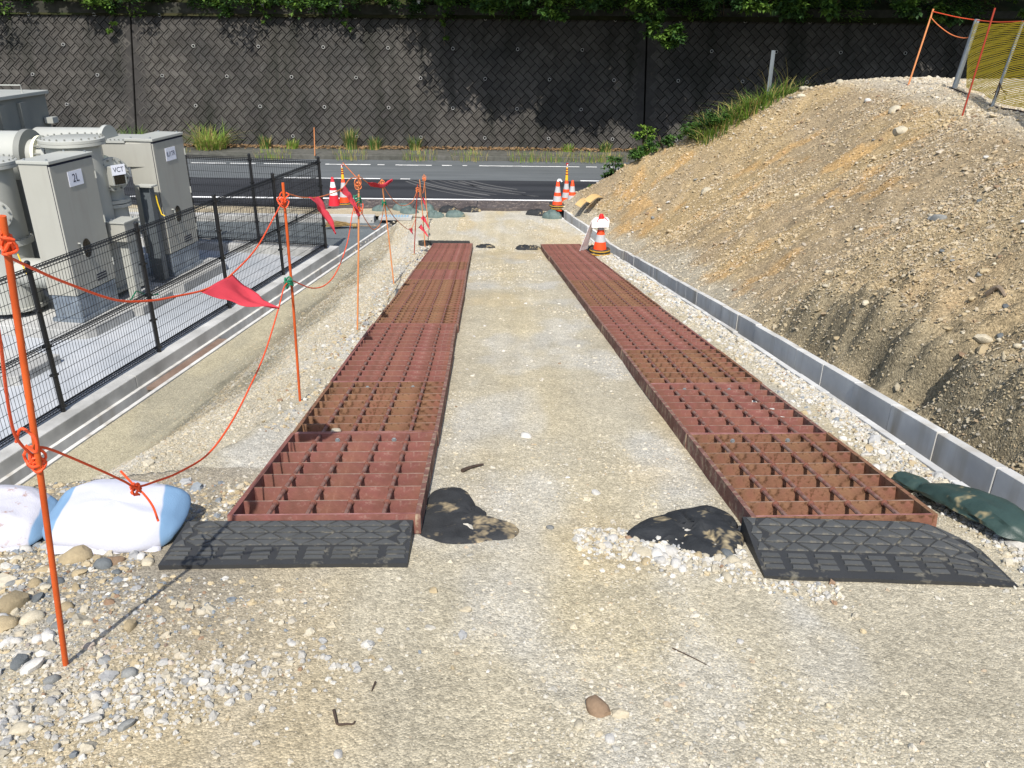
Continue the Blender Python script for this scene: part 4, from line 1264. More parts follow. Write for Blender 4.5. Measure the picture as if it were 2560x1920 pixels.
flag("red flag streaming to the right at the top of the fourth pole", (-1.662, 9.15, -1.655), (-1.705, 9.65, -1.80), (-1.46, 9.75, -1.72), 0.05, 10, amp=0.02)
flag("smallest dark red flag on the lower rope left of the dark red pole", (-1.917, 14.5, -3.45), (-1.90, 14.9, -3.53), (-1.858, 14.6, -3.58), 0.0, 12, 6, 8)
flag("upper of the two red flags hanging low among the far poles", (-2.02, 17.3, -3.89), (-1.985, 17.5, -3.86), (-1.83, 17.3, -4.14), -0.02, 15, 6, 8)
flag("lower of the two red flags hanging low among the far poles", (-1.972, 16.4, -3.88), (-1.93, 16.6, -3.85), (-1.765, 16.4, -4.08), -0.02, 18, 6, 8)
flag("thin dark red flag hanging high between the far poles", (-2.052, 18.0, -3.60), (-2.03, 18.15, -3.59), (-1.98, 18.0, -3.82), 0.0, 20, 5, 8)

# ================================================================== FENCE
def fence_panel(width, label_):
    """welded mesh with folded rails"""
    b_ = MB()
    nv = int(width / 0.05)
    def wire(p, q, r_=0.0037):
        b_.tube([p, q], r_, 4, caps=False)
    for i in range(nv + 1):
        x = i * width / nv
        wire((x, 0, 0.05), (x, 0, 1.84))
    for k in range(1, 12):
        z = 0.05 + k * 0.149
        wire((0, 0.004, z), (width, 0.004, z))
    rails = MB()
    def rwire(p, q, r_=0.0068):
        rails.tube([p, q], r_, 5, caps=False)
    for zc in (0.07, 0.88, 1.82):
        for (yy, zz) in ((0, -0.035), (0.035, 0.0), (0, 0.035), (-0.004, 0.0)):
            rwire((0, yy, zc + zz), (width, yy, zc + zz))
        for i in range(nv + 1):
            x = i * width / nv
            rails.tube([(x, 0, zc - 0.035), (x, 0.035, zc), (x, 0, zc + 0.035)], 0.004, 4, caps=False)
    return b_.mesh("wire_mesh", M['fence']), rails.mesh("folded_rails", M['fence'])
def post_mesh():
    b_ = MB()
    b_.lathe([(0.030, 0.0), (0.030, 1.90), (0.033, 1.90), (0.033, 1.925), (0.02, 1.94), (0.004, 1.945)], 14)
    return b_.mesh("post", M['fence'], smooth=True)
PO = post_mesh()
cl = MB(); cl.box(-0.042, 0.042, -0.036, 0.036, -0.012, 0.012); cl = cl.mesh("clip", M['fence'])
def fence(label, start, d, spans, name="mesh_fence", clip_z=(0.07, 0.50, 0.88, 1.34, 1.82)):
    t = thing(name, label, "fence", start, math.atan2(d.y, d.x))
    x = 0.0
    cache = {}
    pts = [0.0]
    for w in spans:
        if w not in cache:
            cache[w] = fence_panel(w - 0.0, "")
        tag(link("wire_mesh", cache[w][0], t, (x, 0, 0)), kind="stuff")
        tag(link("folded_rails", cache[w][1], t, (x, 0, 0)), kind="stuff")
        x += w; pts.append(x)
    for p in pts:
        po = link("post", PO, t, (p, -0.005, 0))
        for z in clip_z:
            link("clip", cl, po, (0, 0.006, z))
    return t
fs_ = along(-2.043 * 6)
fence("black welded mesh fence along the yard side facing the ramp", fs_, FD, [2.043] * 6)
fence("black welded mesh fence across the far end of the yard", along(0), -FN, [1.55, 1.5, 2.0, 2.0])

# ================================================================== ELECTRICAL YARD
TH = R(-8.0)                                            # yaw of the equipment
def loc2(M_, p): return M_ @ Vector(p)
def pad_thing(label, poly, top, z0=-4.68):
    c = Vector((sum(p[0] for p in poly) / len(poly), sum(p[1] for p in poly) / len(poly), z0))
    b_ = MB(); b_.prism([(p[0] - c.x, p[1] - c.y) for p in poly], 0, top - z0)
    return tag(bevel(b_.build("foundation_pad", M['concrete'], loc=c), 0.015), label, "foundation pad")
pad_thing("pale concrete pad with a cut corner under the cabinet marked 2L", [(-9.6, 12.30), (-7.15, 11.86), (-6.80, 11.92), (-6.69, 12.05), (-6.56, 12.66), (-6.50, 12.95), (-9.4, 13.4)], -4.5)
pad_thing("pale concrete pad between the two label cabinets", [(-9.4, 13.42), (-6.62, 12.97), (-6.36, 13.05), (-6.20, 13.95), (-6.40, 14.2), (-9.3, 14.5)], -4.505)
pad_thing("pale concrete pad under the cabinet farther from the camera", [(-9.3, 14.52), (-6.42, 14.22), (-6.15, 14.35), (-5.86, 15.85), (-6.0, 16.15), (-9.2, 16.7)], -4.5)
pad_thing("low pale concrete pad at the left picture edge behind the fence", [(-10.0, 10.5), (-7.10, 10.05), (-6.85, 10.12), (-6.70, 10.95), (-9.9, 11.55)], -4.53)
def text_mesh(s, size, material):
    cu = bpy.data.curves.new("lettering", 'FONT')
    cu.body = s; cu.size = size; cu.align_x = 'CENTER'; cu.align_y = 'CENTER'; cu.extrude = 0.0008
    o = bpy.data.objects.new("lettering_tmp", cu)
    COL.objects.link(o)
    dg = bpy.context.evaluated_depsgraph_get()
    me = bpy.data.meshes.new_from_object(o.evaluated_get(dg))
    bpy.data.objects.remove(o)
    me.name = "lettering"; me.materials.clear(); me.materials.append(material)
    return me
def sign_on(parent, s, c, w, h, size, rot):
    b_ = MB(); b_.box(-w / 2, w / 2, -h / 2, h / 2, 0, 0.006)
    o = link("label_plate", b_.mesh("label_plate", M['plate_white']), parent)
    o.location = c; o.rotation_euler = rot
    q = link("lettering", text_mesh(s, size, M['ink']), o, (0, 0, 0.0072))
    q.scale = (0.88, 1.0, 1)
    for sx in (-1, 1):
        for sy in (-1, 1):
            pass
    return o
def cabinet(label, P, s):
    t = thing("control_cabinet", label, "cabinet", P, TH)       # P: near right foot corner on the pad
    W_, D_ = 0.51, 1.04                                       # across, along the yard
    H0, H1 = 0.44, 2.55
    b = MB(); b.box(-W_ + 0.02, -0.02, 0.02, D_ - 0.02, 0.06, H0)
    bevel(b.build("plinth", M['galv'], t), 0.006)
    b = MB(); b.box(-W_ - 0.02, 0.02, -0.02, D_ + 0.02, 0.0, 0.06)
    b.build("plinth_foot", M['galv'], t)
    for k in range(5):
        b = MB(); b.lathe([(0.013, 0), (0.013, 0.012)], 6, Matrix.Rotation(R(-90), 4, 'X') @ Matrix.Rotation(R(180), 4, 'X'))
        b.build("bolt", M['zinc_bolt'], t, loc=(-0.05 - 0.1 * k, 0.018, 0.13 if k % 2 else 0.30))
    for k in range(5):
        b = MB(); b.lathe([(0.012, 0), (0.012, 0.012)], 6, Matrix.Rotation(R(90), 4, 'Y'))
        b.build("bolt", M['zinc_bolt'], t, loc=(-0.021, 0.06, 0.10 + 0.07 * k))
    b = MB(); b.box(-W_, -0.028, 0, D_, H0 + 0.003, H1 - 0.05)
    bevel(b.build("body", M['cabinet'], t), 0.006)
    b = MB(); b.box(-0.0265, 0.0, 0.0, D_ - 0.004, H0 + 0.02, H1 - 0.085)
    dr = bevel(b.build("door", M['cabinet'], t), 0.004)
    b = MB(); b.box(-0.0275, -0.003, 0.003, D_ - 0.006, H1 - 0.085, H1 - 0.06)
    b.box(-0.036, -0.0272, -0.0012, 0.01, H0 + 0.01, H1 - 0.06)
    b.build("door_gap", M['seam'], t)
    b = MB(); b.prism([(-W_ - 0.015, -0.02), (0.015, -0.02), (0.015, D_ + 0.015), (-W_ - 0.015, D_ + 0.015)], H1 - 0.0495, H1)
    bevel(b.build("roof", M['tank'], t), 0.008)
    for (x, y) in ((-W_ + 0.07, 0.06), (-0.07, 0.06), (-W_ + 0.07, D_ - 0.06), (-0.07, D_ - 0.06)):
        b = MB(); b.lathe([(0.016, 0), (0.016, 0.02), (0.010, 0.022)], 8)
        b.build("lifting_bolt", M['zinc_bolt'], t, loc=(x, y, H1))
    sign_on(t, s, (0.0015, 0.53, H1 - 0.33), 0.34, 0.23, 0.18 if len(s) < 3 else 0.12, (R(90), 0, R(90)))
    # lock: dark oval bowl with a lever
    b = MB(); b.lathe([(0.118, 0.0), (0.118, 0.006), (0.10, 0.008)], 24, Matrix.Translation((0.001, 0.46, 1.12)) @ Matrix.Rotation(R(90), 4, 'Y') @ Matrix.Diagonal((1.3, 0.86, 1, 1)))
    b.build("lock_bowl", M['dark_glass'], dr, smooth=True)
    b = MB(); b.tube([(0.0, 0.27, 1.24), (0.03, 0.275, 1.24), (0.035, 0.30, 1.22), (0.03, 0.32, 1.05)], 0.013, 8)
    b.build("handle", M['tank'], dr, smooth=True)
    for k in range(3):
        b = MB(); b.tube([(0.006, D_ - 0.012, H0 + 0.25 + 0.72 * k), (0.006, D_ - 0.012, H0 + 0.37 + 0.72 * k)], 0.012, 8)
        b.build("hinge", M['tank'], dr, smooth=True)
    for k in range(3):
        b = MB(); b.box(0, 0.006, 0.55, 0.80, H0 + 0.10 + k * 0.045, H0 + 0.12 + k * 0.045)
        b.build("vent_slot", M['seam'], dr)
    return t
cabinet("pale grey control cabinet marked 2L behind the fence", (-6.95, 12.2, -4.5), "2L")
cabinet("pale grey control cabinet marked IL/1TR nearer the road", (-6.47, 14.77, -4.5), "IL/1TR")

def bolts_ring(parent, n, r_, z, M_, a0=0.0, br=0.016, bh=0.03):
    for k in range(n):
        a = 2 * math.pi * k / n + a0
        b_ = MB(); b_.lathe([(br, 0), (br, bh), (br * 0.6, bh + 0.004)], 6, M_ @ Matrix.Translation((r_ * math.cos(a), r_ * math.sin(a), z)))
        b_.build("bolt", M['tank_grey'], parent)
def vtank(label, c, r_, zt, zb, fl=0.085, nb=24):
    t = thing("gas_tank", label, "tank", (c[0], c[1], zb))
    h = zt - zb
    b_ = MB(); b_.lathe([(r_, 0), (r_, h - 0.10)], 36); b_.build("shell", M['tank'], t, smooth=True)
    b_ = MB(); b_.lathe([(r_ + fl, h - 0.11), (r_ + fl, h - 0.062)], 40); bevel(b_.build("lower_flange", M['tank'], t, smooth=True), 0.004)
    b_ = MB(); b_.lathe([(r_ + fl, h - 0.056), (r_ + fl, h - 0.012), (r_ + fl - 0.02, h), (0.02, h)], 40); b_.build("lid", M['tank'], t, smooth=True)
    bolts_ring(t, nb, r_ + fl * 0.55, h - 0.006, Matrix.Identity(4))
    b_ = MB(); b_.lathe([(r_ + 0.06, 0.0), (r_ + 0.06, 0.05), (r_, 0.05)], 32); b_.build("foot_flange", M['tank'], t, smooth=True)
    return t
tk = vtank("tall pale grey tank with a bolted round lid behind the 2L cabinet", (-7.34, 13.72), 0.42, -1.80, -4.4)
tk2 = vtank("pale grey tank with a bolted lid left of the 2L cabinet", (-8.35, 12.75), 0.44, -2.03, -4.4)
# its blind port facing the ramp, ring flange halfway and elbow
pm_ = Matrix.Translation((0.28, -0.36, 1.62)) @ Matrix.Rotation(R(35), 4, 'Z') @ Matrix.Rotation(R(90), 4, 'X')
b = MB(); b.lathe([(0.17, -0.25), (0.17, 0.10)], 24, pm_); b.build("port", M['tank'], tk2, smooth=True)
b = MB(); b.lathe([(0.225, 0.10), (0.225, 0.15), (0.21, 0.155)], 28, pm_); b.build("port_cover", M['tank'], tk2, smooth=True)
bolts_ring(tk2, 10, 0.185, 0.155, pm_, 0.2, 0.018, 0.03)
b = MB(); b.lathe([(0.50, 1.06), (0.50, 1.15), (0.44, 1.15)], 36); b.build("ring_flange", M['tank'], tk2, smooth=True)
bolts_ring(tk2, 18, 0.475, 1.15, Matrix.Identity(4))
b = MB(); b.tube([(0.2, -0.1, 0.62), (0.55, -0.18, 0.62), (0.95, -0.25, 0.62)], [0.22, 0.24, 0.24], 24); b.build("side_nozzle", M['tank'], tk2, smooth=True)
b = MB(); b.tube([(0.52, -0.42, 1.0), (0.56, -0.44, 0.85), (0.60, -0.45, 0.70), (0.68, -0.46, 0.60)], 0.012, 6); b.build("earth_wire", M['yellow_wire'], tk2, smooth=True)
# horizontal vessels
hv = thing("pressure_vessel", "horizontal pale grey vessel with ring flanges at the left picture edge", "vessel", (-9.4, 13.85, -4.4))
hm = Matrix.Translation((0, 0, 2.28)) @ Matrix.Rotation(R(90), 4, 'Y')
b = MB(); b.lathe([(0.40, -1.4), (0.40, 1.22)], 36, hm); b.build("shell", M['tank'], hv, smooth=True)
b = MB(); b.lathe([(0.43, 1.20), (0.43, 1.30), (0.36, 1.30)], 36, hm); b.build("ring_flange", M['tank_grey'], hv, smooth=True)
b = MB(); b.lathe([(0.27, 1.28), (0.27, 1.42)], 30, hm); b.build("neck", M['tank'], hv, smooth=True)
b = MB(); b.lathe([(0.33, 1.42), (0.33, 1.47)], 30, hm); b.build("cream_flange", M['cream_ring'], hv, smooth=True)
b = MB(); b.lathe([(0.25, 1.47), (0.25, 1.60)], 30, hm); b.build("bellows", M['tank'], hv, smooth=True)
b = MB(); b.lathe([(0.33, 1.60), (0.33, 1.66)], 30, hm); b.build("cream_flange", M['tank'], hv, smooth=True)
bolts_ring(hv, 14, 0.30, 1.47, hm, 0, 0.016, 0.12)
b = MB(); b.box(0.0, 0.42, -0.62, -0.42, 2.02, 2.30); bevel(b.build("terminal_box", M['tank_grey'], hv), 0.01)
for sx in (-0.9, 0.7):
    b = MB(); b.box(sx - 0.1, sx + 0.1, -0.25, 0.25, 0, 1.95); b.build("saddle", M['tank_grey'], hv)
hv2 = thing("pressure_vessel", "second horizontal pale vessel behind the tall lidded tank", "vessel", (-8.2, 15.15, -4.4))
hm = Matrix.Translation((0, 0, 2.26)) @ Matrix.Rotation(R(90), 4, 'Y')
b = MB(); b.lathe([(0.05, -0.72), (0.24, -0.66), (0.33, -0.5), (0.33, 0.75)], 32, hm); b.build("shell", M['tank'], hv2, smooth=True)
b = MB(); b.lathe([(0.38, 0.73), (0.38, 0.80)], 32, hm); b.build("ring_flange", M['tank'], hv2, smooth=True)
for sx in (-0.4, 0.5):
    b = MB(); b.box(sx - 0.08, sx + 0.08, -0.2, 0.2, 0, 1.98); b.build("saddle", M['tank_grey'], hv2)
cu = thing("switchgear_enclosure", "large grey steel enclosure with ribbed side at the left picture edge", "enclosure", (-10.4, 15.2, -4.45))
b = MB(); b.box(-1.2, 1.09, -1.5, 1.55, 0, 3.08); b.build("shell", M['tank_grey'], cu)
b = MB(); b.box(-1.26, 1.15, -1.56, 1.61, 3.083, 3.15); bevel(b.build("lid", M['tank'], cu), 0.01)
for yy in (-0.9, -0.05, 0.62):
    b = MB(); b.box(1.093, 1.16, yy - 0.10, yy + 0.10, 0.1, 3.0); b.build("rib", M['tank_grey'], cu)
b = MB(); b.tube([(0.45, 0.9, 3.15), (0.45, 0.9, 3.28), (1.0, 0.95, 3.28), (1.0, 0.95, 3.15)], 0.012, 6); b.build("lid_rail", M['tank'], cu, smooth=True)
b = MB(); b.lathe([(0.10, 3.15), (0.10, 3.2), (0.05, 3.2), (0.05, 3.32), (0.09, 3.33), (0.09, 3.38), (0.03, 3.38), (0.03, 3.5), (0.08, 3.5), (0.08, 3.54)], 16, Matrix.Translation((0.55, 0.1, 0))); b.build("valve", M['tank'], cu, smooth=True)
b = MB(); b.box(1.12, 1.28, 1.30, 1.50, 2.55, 2.66); b.build("bracket", M['tank'], cu)
b = MB(); b.tube([(1.2, 1.45, 2.5), (1.22, 1.45, 2.2), (1.26, 1.45, 1.75)], 0.025, 8); b.build("cable", M['black'], cu, smooth=True)
vc = thing("voltage_transformer", "pale grey instrument transformer marked VCT between the two cabinets", "transformer", (-7.06, 14.15, -4.45))
vm = Matrix.Translation((0.12, -0.16, 2.02)) @ Matrix.Rotation(R(58), 4, 'Z') @ Matrix.Rotation(R(90), 4, 'X')
b = MB(); b.lathe([(0.22, -0.45), (0.22, 0.06)], 28, vm); b.build("barrel", M['tank'], vc, smooth=True)
b = MB(); b.lathe([(0.285, 0.06), (0.285, 0.11)], 32, vm); b.build("end_flange", M['tank'], vc, smooth=True)
bolts_ring(vc, 14, 0.25, 0.11, vm, 0.1, 0.016, 0.03)
b = MB(); b.lathe([(0.30, -0.30), (0.30, -0.24)], 32, vm); b.build("cream_flange", M['cream_ring'], vc, smooth=True)
b = MB(); b.box(-0.13, 0.13, -0.17, 0.15, 0.113, 0.24, vm); bx_ = bevel(b.build("gauge_box", M['tank'], vc), 0.008)
b = MB(); b.box(-0.10, 0.10, -0.15, 0.0, 0.241, 0.246, vm); b.build("window", M['dark_glass'], vc)
so = sign_on(vc, "VCT", (0, 0, 0), 0.25, 0.17, 0.115, (0, 0, 0))
so.matrix_local = vm @ Matrix.Translation((0, 0.09, 0.247))
b = MB(); b.lathe([(0.20, 1.50), (0.20, 1.82)], 28); b.build("column", M['tank'], vc, smooth=True)
for (r_, z) in ((0.29, 1.44), (0.29, 1.51)):
    b = MB(); b.lathe([(r_, z), (r_, z + 0.055)], 32); b.build("column_flange", M['tank'], vc, smooth=True)
b = MB(); b.lathe([(0.22, 1.05), (0.22, 1.44)], 28); b.build("column", M['tank'], vc, smooth=True)
for z in (1.00, 1.05):
    b = MB(); b.lathe([(0.36, z), (0.36, z + 0.04)], 32); b.build("column_flange", M['tank'], vc, smooth=True)
b = MB(); b.lathe([(0.31, 0.0), (0.31, 1.0)], 28); b.build("column", M['tank'], vc, smooth=True)
du = thing("bus_duct", "pale box duct with a bolted lid joined to the farther cabinet", "duct", (-6.98, 15.25, -4.45))
b = MB(); b.box(-0.50, 0.32, -0.45, 0.45, 2.0, 2.42); bevel(b.build("body", M['cabinet'], du), 0.008)
b = MB(); b.box(-0.52, 0.0, -0.47, 0.47, 2.422, 2.46); b.build("lid", M['tank'], du)
for k in range(7):
    b = MB(); b.lathe([(0.014, 0), (0.014, 0.025)], 6); b.build("bolt", M['tank_grey'], du, loc=(-0.48, -0.42 + 0.14 * k, 2.46))
    b = MB(); b.lathe([(0.014, 0), (0.014, 0.025)], 6); b.build("bolt", M['tank_grey'], du, loc=(-0.48 + 0.075 * k, -0.43, 2.46))
for (x, y) in ((-0.4, -0.2), (0.2, 0.2)):
    b = MB(); b.box(x - 0.05, x + 0.05, y - 0.05, y + 0.05, 0, 2.0); b.build("leg", M['tank_grey'], du)
st_ = thing("support_frame", "dark grey steel support column left of the farther cabinet", "steel support", (-6.62, 14.55, -4.5), TH)
b = MB(); b.box(-0.09, 0.09, -0.012, 0.012, 0, 1.75); b.box(-0.1, -0.09, -0.07, 0.07, 0, 1.75); b.box(0.09, 0.1, -0.07, 0.07, 0, 1.75); b.build("column", M['steel_grey'], st_)
b = MB(); b.box(-0.16, 0.16, -0.1, 0.1, 1.753, 1.78); b.build("cap_plate", M['tank'], st_)
b = MB(); b.box(-0.15, 0.15, -0.14, 0.14, -0.0, 0.02); b.build("base_plate", M['steel_grey'], st_)
b = MB(); b.tube([(0.13, 0.05, 1.6), (0.14, 0.05, 1.45), (0.18, 0.05, 1.25), (0.24, 0.05, 1.22)], 0.012, 6); b.build("earth_wire", M['yellow_wire'], st_, smooth=True)
jb = thing("junction_box", "small pale junction box on a stand between the cabinets", "junction box", (-6.70, 13.45, -4.5), TH)
b = MB(); b.box(-0.14, 0.18, -0.12, 0.30, 1.05, 1.36); bevel(b.build("body", M['cabinet'], jb), 0.006)
b = MB(); b.box(-0.16, 0.20, -0.14, 0.32, 1.362, 1.385); b.build("lid", M['tank'], jb)
b = MB(); b.box(-0.05, 0.10, 0.0, 0.14, 0.0, 1.05); b.build("stand", M['tank'], jb)
for (x, y) in ((-0.08, -0.06), (0.12, 0.24)):
    b = MB(); b.lathe([(0.014, 0), (0.014, 0.03)], 6); b.build("bolt", M['zinc_bolt'], jb, loc=(x, y, 1.385))
b = MB(); b.tube(catmull([(-6.55, 13.0, -4.42), (-6.5, 13.15, -4.30), (-6.55, 13.35, -4.33), (-6.5, 13.6, -4.48), (-6.35, 13.7, -4.49)], 6), 0.012, 6)
b.v = [Vector(v) - Vector((-6.55, 13.0, -4.5)) for v in b.v]
tag(b.build("earth_cable", M['tie_green'], loc=(-6.55, 13.0, -4.5), smooth=True), "thin dark green cable looping out by the foot of the 2L cabinet", "cable")

# ================================================================== CONES, BOARDS, ROAD PLATES
def cone(label, loc, h, body, bands, weights, tilt=(0, 0), lamp=None, cap=None, flap=False, base=True, group="traffic cones"):
    t = thing("traffic_cone", label, "traffic cone", loc, random.uniform(-.4, .4), group)
    t.rotation_euler[0], t.rotation_euler[1] = tilt
    rb, rt = 0.145 * h / 0.7, 0.030
    rad = lambda z: rb + (rt - rb) * z / h
    z0 = 0.02
    if base:
        b_ = MB(); s_ = 0.19
        b_.prism([(-s_, -s_ * .8), (-s_ * .8, -s_), (s_ * .8, -s_), (s_, -s_ * .8), (s_, s_ * .8), (s_ * .8, s_), (-s_ * .8, s_), (-s_, s_ * .8)], 0.0, 0.025)
        b_.build("base", M['black'] if base == 'black' else M[body], t)
    b_ = MB(); b_.lathe([(rad(z0), z0), (rad(h * 0.5), h * 0.5), (rad(h * 0.97), h * 0.97), (rt * 0.7, h), (0.004, h)], 24); b_.build("cone_body", M[body], t, smooth=True)
    for (za, zb, mk) in bands:
        b_ = MB(); b_.lathe([(rad(za * h) + 0.0015, za * h), (rad(zb * h) + 0.0015, zb * h)], 24, caps=False); b_.build("reflective_band", M[mk], t, smooth=True)
    for k in range(weights):
        zz = 0.03 + k * 0.062
        ro, ri = 0.215 - 0.008 * k, rad(zz) + 0.004
        b_ = MB(); b_.lathe([(ri, zz), (ro, zz), (ro + 0.008, zz + 0.02), (ro + 0.008, zz + 0.034), (ro, zz + 0.055), (ri, zz + 0.055)], 30, caps=False)
        wr = b_.build("weight_ring", M['weight'], t, smooth=True)
        b_ = MB(); b_.lathe([(ro + 0.0075, zz + 0.019), (ro + 0.0105, zz + 0.022), (ro + 0.0105, zz + 0.034), (ro + 0.0075, zz + 0.037)], 30, caps=False)
        b_.build("yellow_stripe", M['weight_yellow'], wr, smooth=True)
    if lamp:
        hh = h + lamp
        b_ = MB(); b_.lathe([(0.045, h - 0.14), (0.036, h + 0.02), (0.026, h + lamp * 0.55), (0.022, h + lamp * 0.72)], 16); lp = b_.build("lamp_stick", M['lamp_yellow'], t, smooth=True)
        for k in range(3):
            z_ = h + lamp * (0.22 + 0.17 * k)
            b_ = MB(); b_.lathe([(0.0345 - 0.003 * k, z_), (0.034 - 0.003 * k, z_ + 0.03)], 16, caps=False); b_.build("red_stripe", M['lamp_red'], lp, smooth=True)
        b_ = MB(); b_.lathe([(0.022, h + lamp * 0.72), (0.028, h + lamp * 0.76), (0.028, h + lamp * 0.80)], 16); b_.build("lamp_collar", M['band_white'], lp, smooth=True)
        b_ = MB(); b_.lathe([(0.034, h + lamp * 0.80), (0.036, h + lamp * 0.95), (0.02, hh), (0.003, hh)], 16); b_.build("lamp_head", M['lamp_red'], lp, smooth=True)
        b_ = MB(); b_.lathe([(0.018, 0.0), (0.018, 0.006)], 16, Matrix.Translation((0, -0.034, h + lamp * 0.88)) @ Matrix.Rotation(R(90), 4, 'X')); b_.build("lens", M['band_white'], lp)
    if flap:
        b_ = MB(); b_.tube([(0, 0, h - 0.03), (0.02, 0, h + 0.012), (0.06, 0, h + 0.02), (0.11, 0, h - 0.03)], [0.034, 0.036, 0.03, 0.018], 12); b_.build("white_hood", M['band_white'], t, smooth=True)
    return t
OB = [(0.30, 0.48, 'band_grey'), (0.60, 0.80, 'band_grey')]
c1 = cone("orange cone with black weight rings and a bent white board beside the far right track", (1.80, 16.35, float(ramp_z(16.35)) + 0.01), 0.78, 'cone_orange', [(0.38, 0.57, 'band_grey'), (0.70, 0.86, 'band_grey')], 2)
cone("orange cone with a white hood at the head of the gutter", (1.18, 21.85, -4.63), 0.78, 'cone_orange', OB, 2, flap=True)
cone("orange cone without a lamp, right of the hooded one by the road", (1.58, 21.95, -4.62), 0.76, 'cone_orange', OB, 2)
cone("orange cone with a yellow lamp stick behind the hooded cone", (1.44, 22.30, -4.60), 0.74, 'cone_orange', OB, 1, lamp=0.40)
cone("red and white cone left of the orange one at the yard end", (-4.86, 21.72, -4.58), 0.78, 'cone_red', [(0.40, 0.56, 'band_white'), (0.66, 0.84, 'band_white')], 0, base='black')
cone("orange cone with a yellow lamp stick at the yard end", (-4.62, 21.92, -4.58), 0.76, 'cone_orange', OB, 1, lamp=0.32)
# bent white board hung on the near right cone
bd = thing("sign_board", "bent white board hung over the orange cone beside the gutter", "board", (1.62, 16.42, float(ramp_z(16.4))))
b = MB()
def sheet(b_, quad, th):
    q = [Vector(p) for p in quad]; n_ = (q[1] - q[0]).cross(q[2] - q[0]).normalized() * th
    b_.add(q + [p + n_ for p in q], [(3, 2, 1, 0), (4, 5, 6, 7), (0, 1, 5, 4), (1, 2, 6, 5), (2, 3, 7, 6), (3, 0, 4, 7)])
sheet(b, [(-0.25, -0.10, 0.10), (-0.06, 0.16, 0.10), (0.06, 0.06, 0.765), (-0.04, -0.20, 0.765)], 0.008)
b.build("side_sheet", M['board_white'], bd)
b = MB(); sheet(b, [(-0.03, -0.22, 0.635), (0.32, -0.22, 0.645), (0.33, -0.20, 0.775), (-0.03, -0.20, 0.765)], 0.012)
b.build("front_flap", M['board_white'], bd)
b = MB(); sheet(b, [(-0.03, -0.198, 0.768), (0.33, -0.198, 0.778), (0.32, 0.10, 0.772), (0.06, 0.08, 0.768)], 0.008)
b.build("top_sheet", M['board_white'], bd)
b = MB(); b.lathe([(0.055, 0.775), (0.055, 0.82), (0.035, 0.87), (0.004, 0.88)], 16, Matrix.Translation((0.18, -0.03, 0))); b.build("red_cap", M['cap_red'], bd, smooth=True)
b = MB(); b.tube([(0.08, -0.23, 0.765), (0.13, -0.10, 0.80), (0.18, -0.02, 0.82), (0.26, -0.10, 0.80), (0.30, -0.23, 0.77)], 0.008, 6); b.build("red_string", M['cap_red'], bd, smooth=True)

# worn plates that bridge the kerb step at the road
for k, (x0, x1, lab) in enumerate(((-5.25, -2.72, "worn brown plate bridging the road edge, left one beside the cones"), (-2.70, -1.02, "worn brown plate bridging the road edge behind the sandbag row"), (-1.00, 0.98, "worn brown plate bridging the road edge where the gravel lane ends"))):
    t = thing("road_plate", lab, "road plate", ((x0 + x1) / 2, 22.0, -4.62), group="plates at the road edge")
    w_ = (x1 - x0) / 2
    b = MB()
    b.add([(-w_, -0.48, -0.002), (w_, -0.48, -0.002), (w_, 0.52, 0.012), (-w_, 0.52, 0.012), (-w_, -0.48, -0.09), (w_, -0.48, -0.09), (w_, 0.52, -0.006), (-w_, 0.52, -0.006)],
          [(0, 1, 2, 3), (7, 6, 5, 4), (0, 4, 5, 1), (1, 5, 6, 2), (2, 6, 7, 3), (3, 7, 4, 0)])
    b.v = [(v[0], v[1], v[2] + 0.075) for v in b.v]
    b.build("plate", M['brown_plate'], t)
    for i in range(int(2 * w_ / 0.16)):
        b = MB(); b.add([(-0.05, -0.40, -0.002), (-0.035, -0.40, -0.002), (0.05, 0.44, 0.010), (0.035, 0.44, 0.010)], [(0, 1, 2, 3)])
        b.v = [(v[0], v[1], v[2] + 0.081) for v in b.v]
        b.f = [(0, 1, 2, 3)]; b.mi = [0]
        n0 = len(b.v); b.v += [(v[0], v[1], v[2] - 0.012) for v in b.v]
        b.f += [(0, 4, 5, 1), (1, 5, 6, 2), (2, 6, 7, 3), (3, 7, 4, 0)]; b.mi += [0] * 4
        b.build("tread_rib", M['brown_plate'], t, loc=(-w_ + 0.1 + 0.16 * i, 0, 0))

# plywood scraps by the gutter head, straw broom, twigs, stick
for (x, y, a, lab, w) in ((1.78, 20.55, R(58), "curled pale plywood scrap beside the gutter head, left one", 0.24), (2.02, 20.35, R(52), "curled pale plywood scrap beside the gutter head, right one", 0.26)):
    b = MB(); n_ = 8
    for s_ in (0, 1):
        b.v += [((i / n_ - .5) * 0.62, (j - .5) * w * 0.7, 0.07 * (1 - (2 * i / n_ - 1) ** 2) + 0.010 * s_ + (0.03 if j else 0)) for i in range(n_ + 1) for j in (0, 1)]
    m_ = 2 * (n_ + 1)
    b.f = [(2 * i, 2 * i + 2, 2 * i + 3, 2 * i + 1)[::-1] for i in range(n_)] + [(m_ + 2 * i, m_ + 2 * i + 2, m_ + 2 * i + 3, m_ + 2 * i + 1) for i in range(n_)]
    b.f += [(2 * i, m_ + 2 * i, m_ + 2 * i + 2, 2 * i + 2) for i in range(n_)] + [(2 * i + 1, 2 * i + 3, m_ + 2 * i + 3, m_ + 2 * i + 1) for i in range(n_)]
    b.f += [(0, 1, m_ + 1, m_), (2 * n_, m_ + 2 * n_, m_ + 2 * n_ + 1, 2 * n_ + 1)]
    b.mi = [0] * len(b.f)
    o = tag(b.build("plywood_scrap", M['plywood'], loc=(x, y, float(hbank(x + 0.2, y)) + 0.06), smooth=False), lab, "plywood")
    o.rotation_euler = (R(8), R(-4), a)
